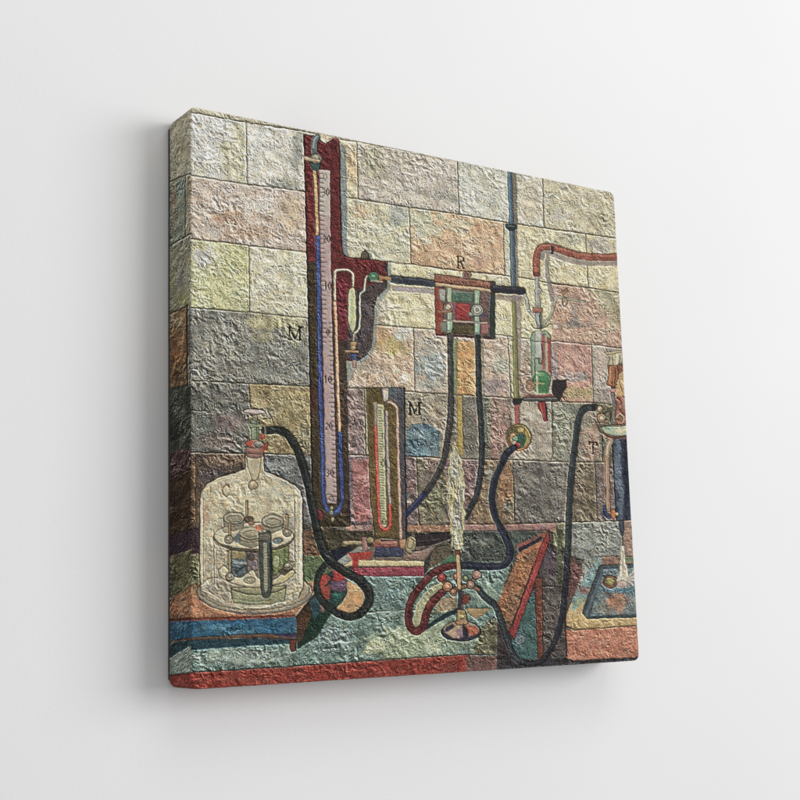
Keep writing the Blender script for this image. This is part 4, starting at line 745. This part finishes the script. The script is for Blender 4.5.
RELIEF = 0.00040
def paint_relief(u, v, rgbt, shape, axes, sgn):
    """impasto: squiggly palette-knife ridges, heights in 0..1-ish, pigment flecks and painted-in slope shading"""
    mm = 1000.0
    x = u * mm; y = v * mm
    wx = x + 2.6 * perlin(x / 9, y / 9, 11) + 1.0 * perlin(x / 3.4, y / 3.4, 12)
    wy = y + 2.6 * perlin(x / 9, y / 9, 13) + 1.0 * perlin(x / 3.4, y / 3.4, 14)
    # low on the sheet the knife strokes run longer and climb to the right
    k = np.clip((-v - .02) / .16, 0, 1); k = k * k * (3 - 2 * k)
    ca, sa = math.cos(.42), math.sin(.42)
    ax, ay = wx * ca + wy * sa, -wx * sa + wy * ca
    rid = (1 - 2.4 * np.abs(perlin(wx / 3.5, wy / 3.0, 16))) * (1 - k) + (1 - 2.4 * np.abs(perlin(ax / 5.6, ay / 2.7, 26))) * k
    rid2 = (1 - 2.4 * np.abs(perlin(wx / 1.9, wy / 1.75, 17))) * (1 - k) + (1 - 2.4 * np.abs(perlin(ax / 3.0, ay / 1.6, 27))) * k
    broad = perlin(wx / 13, wy / 11, 15)
    lump = 1 - 2.2 * np.abs(perlin(x / 26 + .25 * broad, y / 20 + .25 * rid, 21))
    fine = perlin(x / 1.15, y / 1.15, 18)
    t = rgbt[:, 3]
    lum = rgbt[:, :3] @ np.array([.3, .55, .15], np.float32)
    tone = np.sqrt(np.clip(lum, 0, 1))
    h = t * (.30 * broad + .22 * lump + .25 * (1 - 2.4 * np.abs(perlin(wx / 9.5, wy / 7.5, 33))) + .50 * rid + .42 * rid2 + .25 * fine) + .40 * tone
    # the printed picture is itself an embossed one: ridge light and shade are put into its colours
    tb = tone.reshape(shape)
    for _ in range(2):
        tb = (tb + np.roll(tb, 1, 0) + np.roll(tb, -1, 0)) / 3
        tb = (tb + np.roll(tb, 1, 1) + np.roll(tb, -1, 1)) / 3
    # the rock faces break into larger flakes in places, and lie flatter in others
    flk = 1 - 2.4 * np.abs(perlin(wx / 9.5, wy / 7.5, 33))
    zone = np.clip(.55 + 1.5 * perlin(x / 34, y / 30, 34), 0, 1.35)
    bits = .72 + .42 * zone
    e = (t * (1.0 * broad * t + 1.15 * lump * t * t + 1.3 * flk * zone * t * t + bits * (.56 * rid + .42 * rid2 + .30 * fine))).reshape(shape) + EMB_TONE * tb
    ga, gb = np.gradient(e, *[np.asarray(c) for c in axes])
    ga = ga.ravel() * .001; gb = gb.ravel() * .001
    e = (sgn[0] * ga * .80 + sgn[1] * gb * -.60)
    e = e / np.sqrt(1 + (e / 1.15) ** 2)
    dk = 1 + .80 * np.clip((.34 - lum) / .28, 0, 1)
    # thin squiggles of pale paint and thin dark cracks between them
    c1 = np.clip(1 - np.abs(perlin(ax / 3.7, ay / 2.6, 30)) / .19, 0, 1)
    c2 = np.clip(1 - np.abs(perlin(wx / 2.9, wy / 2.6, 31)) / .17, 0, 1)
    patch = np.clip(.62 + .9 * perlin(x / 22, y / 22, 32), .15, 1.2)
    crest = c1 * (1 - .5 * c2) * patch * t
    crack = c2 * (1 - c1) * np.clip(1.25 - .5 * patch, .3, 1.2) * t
    fleck_shade = (EMB * e + (.24 * rid + .28 * rid2 + .14 * broad) * t + .36 * fine * (.4 + .6 * t)) * dk - .50 * crack * (.6 + .4 * dk) + .30 * crest + .30 * t * zone * np.clip(flk - .45, 0, 1) - .13
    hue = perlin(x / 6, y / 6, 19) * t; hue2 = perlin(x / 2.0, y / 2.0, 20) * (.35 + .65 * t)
    col = rgbt[:, :3] * np.exp(FLECK_SHADE * fleck_shade)[:, None]
    col = col * (1 + np.stack([.10 * hue + .13 * hue2, .01 * hue - .03 * hue2, -.12 * hue - .11 * hue2], 1))
    # broken colour: the painted things are dabbed in several mixes of their pigment
    ob = np.where(t > .93, .25, 1.0)
    b1 = perlin(wx / 4.2, wy / 4.2, 35) * ob; b2 = perlin(wx / 2.3, wy / 2.3, 36) * ob; b3 = perlin(wx / 8, wy / 8, 37) * ob
    col = col * np.clip(1 + np.stack([.20 * b1 + .16 * b2 + .14 * b3, .14 * b2 + .16 * b3, -.20 * b1 + .20 * b2 + .12 * b3], 1), .4, 1.7)
    grey = (col @ np.array([.3, .59, .11], np.float32))[:, None]
    col = grey + (col - grey) * np.where(t > .93, SAT, .78)[:, None]
    warm = (grey * (1.45 - .55 * np.sqrt(np.clip(grey, 0, 1))) + .016) * np.array([1.03, 1.0, .86], np.float32)
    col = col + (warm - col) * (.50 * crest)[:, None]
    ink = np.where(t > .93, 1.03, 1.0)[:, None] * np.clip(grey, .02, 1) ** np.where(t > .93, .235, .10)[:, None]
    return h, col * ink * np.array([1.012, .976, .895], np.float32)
FLECK_SHADE, EMB, EMB_TONE, SAT = 0.85, 1.30, 3.4, 0.74

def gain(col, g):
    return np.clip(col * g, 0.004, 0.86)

# ------------------------------------------------------------------ objects
scene = bpy.context.scene
coll = scene.collection

def material(name):
    m = bpy.data.materials.new(name); m.use_nodes = True
    nt = m.node_tree; b = nt.nodes['Principled BSDF']
    return m, nt, b

def canvas_material():
    m, nt, b = material('printed_canvas')
    at = nt.nodes.new('ShaderNodeAttribute'); at.attribute_name = 'print'
    nt.links.new(at.outputs['Color'], b.inputs['Base Color'])
    b.inputs['Roughness'].default_value = .62
    b.inputs['Specular IOR Level'].default_value = .05
    tc = nt.nodes.new('ShaderNodeTexCoord')
    wv = nt.nodes.new('ShaderNodeTexNoise'); wv.inputs['Scale'].default_value = 900; wv.inputs['Detail'].default_value = 2
    bp = nt.nodes.new('ShaderNodeBump'); bp.inputs['Strength'].default_value = .12; bp.inputs['Distance'].default_value = .0004
    nt.links.new(tc.outputs['Object'], wv.inputs['Vector'])
    nt.links.new(wv.outputs['Fac'], bp.inputs['Height']); nt.links.new(bp.outputs['Normal'], b.inputs['Normal'])
    return m

def wood_material():
    m, nt, b = material('shade_black_wood')  # near-black colour paints in the shade of the gap behind the canvas
    tc = nt.nodes.new('ShaderNodeTexCoord'); mp = nt.nodes.new('ShaderNodeMapping'); mp.inputs['Scale'].default_value = (6, 40, 6)
    n = nt.nodes.new('ShaderNodeTexNoise'); n.inputs['Scale'].default_value = 5; n.inputs['Detail'].default_value = 5
    r = nt.nodes.new('ShaderNodeValToRGB')
    r.color_ramp.elements[0].color = (.018, .014, .011, 1); r.color_ramp.elements[1].color = (.035, .027, .02, 1)
    nt.links.new(tc.outputs['Object'], mp.inputs['Vector']); nt.links.new(mp.outputs['Vector'], n.inputs['Vector'])
    nt.links.new(n.outputs['Fac'], r.inputs['Fac']); nt.links.new(r.outputs['Color'], b.inputs['Base Color'])
    b.inputs['Roughness'].default_value = .7
    return m

def wall_material():
    m, nt, b = material('painted_plaster')
    tc = nt.nodes.new('ShaderNodeTexCoord')
    n = nt.nodes.new('ShaderNodeTexNoise'); n.inputs['Scale'].default_value = 2.4; n.inputs['Detail'].default_value = 6; n.inputs['Roughness'].default_value = .55
    r = nt.nodes.new('ShaderNodeValToRGB')
    r.color_ramp.elements[0].color = (.765, .765, .768, 1); r.color_ramp.elements[1].color = (.815, .815, .815, 1)
    n2 = nt.nodes.new('ShaderNodeTexNoise'); n2.inputs['Scale'].default_value = 240; n2.inputs['Detail'].default_value = 4
    bp = nt.nodes.new('ShaderNodeBump'); bp.inputs['Strength'].default_value = .16; bp.inputs['Distance'].default_value = .0010
    for nn in (n, n2): nt.links.new(tc.outputs['Object'], nn.inputs['Vector'])
    nt.links.new(n.outputs['Fac'], r.inputs['Fac']); nt.links.new(r.outputs['Color'], b.inputs['Base Color'])
    nt.links.new(n2.outputs['Fac'], bp.inputs['Height']); nt.links.new(bp.outputs['Normal'], b.inputs['Normal'])
    b.inputs['Roughness'].default_value = .8; b.inputs['Specular IOR Level'].default_value = .2
    return m

def grid_mesh(name, P, nu, nv, mat, parent, col=None, flip=False):
    me = bpy.data.meshes.new(name)
    me.vertices.add(nu * nv); me.vertices.foreach_set('co', P.astype(np.float32).ravel())
    i = np.arange(nu * nv, dtype=np.int32).reshape(nv, nu)
    q = np.stack([i[:-1, :-1], i[:-1, 1:], i[1:, 1:], i[1:, :-1]], -1).reshape(-1, 4)
    if flip: q = q[:, ::-1]
    me.loops.add(q.size); me.loops.foreach_set('vertex_index', np.ascontiguousarray(q).ravel())
    me.polygons.add(len(q)); me.polygons.foreach_set('loop_start', np.arange(0, q.size, 4, dtype=np.int32))
    me.polygons.foreach_set('use_smooth', np.ones(len(q), bool))
    me.update(calc_edges=True)
    if col is not None:
        a = me.color_attributes.new('print', 'FLOAT_COLOR', 'POINT')
        a.data.foreach_set('color', np.concatenate([col, np.ones((len(col), 1))], 1).astype(np.float32).ravel())
    me.materials.append(mat)
    o = bpy.data.objects.new(name, me); coll.objects.link(o); o.parent = parent
    return o

YF, YB = -DEPTH, -GAP
def rounded(P):
    """soft wrapped edges: round the front edges and the four upright corners"""
    c = P.copy()
    c[:, 0] = np.clip(c[:, 0], -HW + RAD, HW - RAD); c[:, 2] = np.clip(c[:, 2], -HH + RAD, HH - RAD); c[:, 1] = np.maximum(c[:, 1], YF + RAD)
    d = P - c
    n = d / np.maximum(np.linalg.norm(d, axis=1, keepdims=True), 1e-9)
    Q = c + n * RAD
    a = (np.abs(Q[:, 0]) - HW + CORNER) / CORNER; b = (np.abs(Q[:, 2]) - HH + CORNER) / CORNER
    m = (a > 0) & (b > 0)
    f = np.where(m, np.maximum(a, b) / np.maximum(np.hypot(a, b), 1e-9), 1)
    Q[:, 0] = np.where(m, np.sign(Q[:, 0]) * (HW - CORNER + a * f * CORNER), Q[:, 0])
    Q[:, 2] = np.where(m, np.sign(Q[:, 2]) * (HH - CORNER + b * f * CORNER), Q[:, 2])
    return Q, n
CORNER = 0.0075

root = bpy.data.objects.new('canvas_print', None); coll.objects.link(root)
root.location = (0, 0, 0)
root['label'] = 'thick square canvas print of old laboratory glassware against stone blocks, hung on the white wall'
root['category'] = 'canvas print'

cm = canvas_material()
def dense(a, b, n, k=6):
    """even spacing with a few extra rows inside the rounded edge"""
    e = np.linspace(0, RAD, k, endpoint=False)
    return np.concatenate([a + e, np.linspace(a + RAD, b - RAD, n), b - e[::-1]])

FX, FZ = dense(-HW, HW, 1260), dense(-HH, HH, 1260)
FD = np.concatenate([np.linspace(0, RAD, 6, endpoint=False), np.linspace(RAD, YB - YF, 96)])

def face(name, A, B, to3d, uv_of, H, flip, g):
    ga, gb = np.meshgrid(A, B)
    a, b = ga.ravel(), gb.ravel()
    P = to3d(a, b); Q, n = rounded(P)
    u, v = uv_of(a, b)
    rgbt = sheet(H, u, v)
    # the relief is laid out on the unfolded sheet so it runs on round the edge
    ru, rv = face.unfold(a, b, name)
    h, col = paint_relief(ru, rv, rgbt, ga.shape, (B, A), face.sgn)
    Q = Q + n * ((h - .9) * RELIEF)[:, None]
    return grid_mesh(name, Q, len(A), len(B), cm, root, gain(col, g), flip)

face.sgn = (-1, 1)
def unfold(a, b, name):
    return a, b
face.unfold = unfold
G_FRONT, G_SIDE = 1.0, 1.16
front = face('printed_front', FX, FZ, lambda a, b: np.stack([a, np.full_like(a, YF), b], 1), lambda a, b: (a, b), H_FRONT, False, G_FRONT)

def side_patch(label, A, B, to3d, uv_of, H, flip, unf, g=1.0):
    face.unfold = lambda a, b, nm: unf(a, b)
    o = face('wrapped_edge', A, B, to3d, uv_of, H, flip, g)
    o['label'] = label
    return o
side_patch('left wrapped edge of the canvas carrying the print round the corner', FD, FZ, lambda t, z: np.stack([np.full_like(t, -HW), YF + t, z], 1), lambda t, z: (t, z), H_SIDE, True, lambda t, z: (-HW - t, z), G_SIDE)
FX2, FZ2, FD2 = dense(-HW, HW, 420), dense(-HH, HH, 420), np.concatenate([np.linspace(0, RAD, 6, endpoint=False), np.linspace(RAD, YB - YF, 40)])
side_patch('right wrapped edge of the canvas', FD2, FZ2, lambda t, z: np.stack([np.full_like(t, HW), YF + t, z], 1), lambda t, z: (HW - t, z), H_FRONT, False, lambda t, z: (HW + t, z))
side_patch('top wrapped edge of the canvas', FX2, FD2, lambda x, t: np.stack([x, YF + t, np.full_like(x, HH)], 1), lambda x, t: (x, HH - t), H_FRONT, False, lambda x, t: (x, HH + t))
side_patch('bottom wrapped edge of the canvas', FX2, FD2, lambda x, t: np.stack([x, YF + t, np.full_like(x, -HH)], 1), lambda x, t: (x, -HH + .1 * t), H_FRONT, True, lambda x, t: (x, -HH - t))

# stretcher bars behind the cloth, set in a little from its edge
wm = wood_material()
def bar(x0, x1, z0, z1):
    y0, y1 = YB - .020, -.0004
    P = np.array([[x, y, z] for x in (x0, x1) for y in (y0, y1) for z in (z0, z1)], float)
    me = bpy.data.meshes.new('stretcher_bar')
    me.from_pydata([tuple(p) for p in P], [], [(0, 1, 3, 2), (4, 6, 7, 5), (0, 4, 5, 1), (2, 3, 7, 6), (0, 2, 6, 4), (1, 5, 7, 3)])
    me.materials.append(wm)
    o = bpy.data.objects.new('stretcher_bar', me); coll.objects.link(o); o.parent = root
    bv = o.modifiers.new('bevel', 'BEVEL'); bv.width = .001; bv.segments = 2
I = .0003
bar(-HW + I, -HW + I + .038, -HH + CORNER, HH - CORNER); bar(HW - I - .038, HW - I, -HH + CORNER, HH - CORNER)
bar(-HW + I + .0385, HW - I - .0385, HH - I - .038, HH - I); bar(-HW + I + .0385, HW - I - .0385, -HH + I, -HH + I + .038)

# the wall
me = bpy.data.meshes.new('wall')
W0, W1, Z0, Z1 = -3.0, 5.0, -2.2, 2.6
me.from_pydata([(W0, 0, Z0), (W1, 0, Z0), (W1, 0, Z1), (W0, 0, Z1), (W0, .15, Z0), (W1, .15, Z0), (W1, .15, Z1), (W0, .15, Z1)], [],
               [(0, 1, 2, 3), (5, 4, 7, 6), (4, 0, 3, 7), (1, 5, 6, 2), (3, 2, 6, 7), (4, 5, 1, 0)])
me.materials.append(wall_material())
wall = bpy.data.objects.new('wall', me); coll.objects.link(wall)
wall['kind'] = 'structure'; wall['label'] = 'smooth plain white painted wall behind the canvas print'; wall['category'] = 'wall'

# ------------------------------------------------------------------ light
w = bpy.data.worlds.new('World'); scene.world = w; w.use_nodes = True
w.node_tree.nodes['Background'].inputs['Color'].default_value = (1, 1, 1, 1)
w.node_tree.nodes['Background'].inputs['Strength'].default_value = .45

from mathutils import Vector
def area(name, loc, target, sx, sy, power, col=(1, 1, 1)):
    l = bpy.data.lights.new(name, 'AREA'); l.shape = 'RECTANGLE'; l.size = sx; l.size_y = sy; l.energy = power; l.color = col
    o = bpy.data.objects.new(name, l); coll.objects.link(o); o.location = loc
    o.rotation_euler = (Vector(target) - Vector(loc)).to_track_quat('-Z', 'Y').to_euler()
    return o
area('key_light', (4.4, -4.7, 1.0), (0, 0, 0), 5.6, 3.2, 306, (1, 1, 1))  # broad soft key lamp, unseen, off to the right
area('top_fill', (.1, -1.7, 1.9), (0, 0, .2), 1.6, 1.2, 11, (1, 1, 1))  # unseen fill lamp added above for the wall's top-to-bottom gradient

# ------------------------------------------------------------------ camera and render settings
cam = bpy.data.cameras.new('camera'); co = bpy.data.objects.new('camera', cam); coll.objects.link(co)
co.location = CAM_LOC; co.rotation_euler = CAM_ROT
cam.sensor_width = 36; cam.lens = FOCAL / 800 * 36; cam.clip_start = .01; cam.clip_end = 100
scene.camera = co
vs = scene.view_settings
vs.view_transform = 'Standard'; vs.look = 'None'; vs.exposure = 0; vs.gamma = 1; vs.use_curve_mapping = False
scene.render.engine = 'CYCLES'
scene.cycles.use_denoising = True
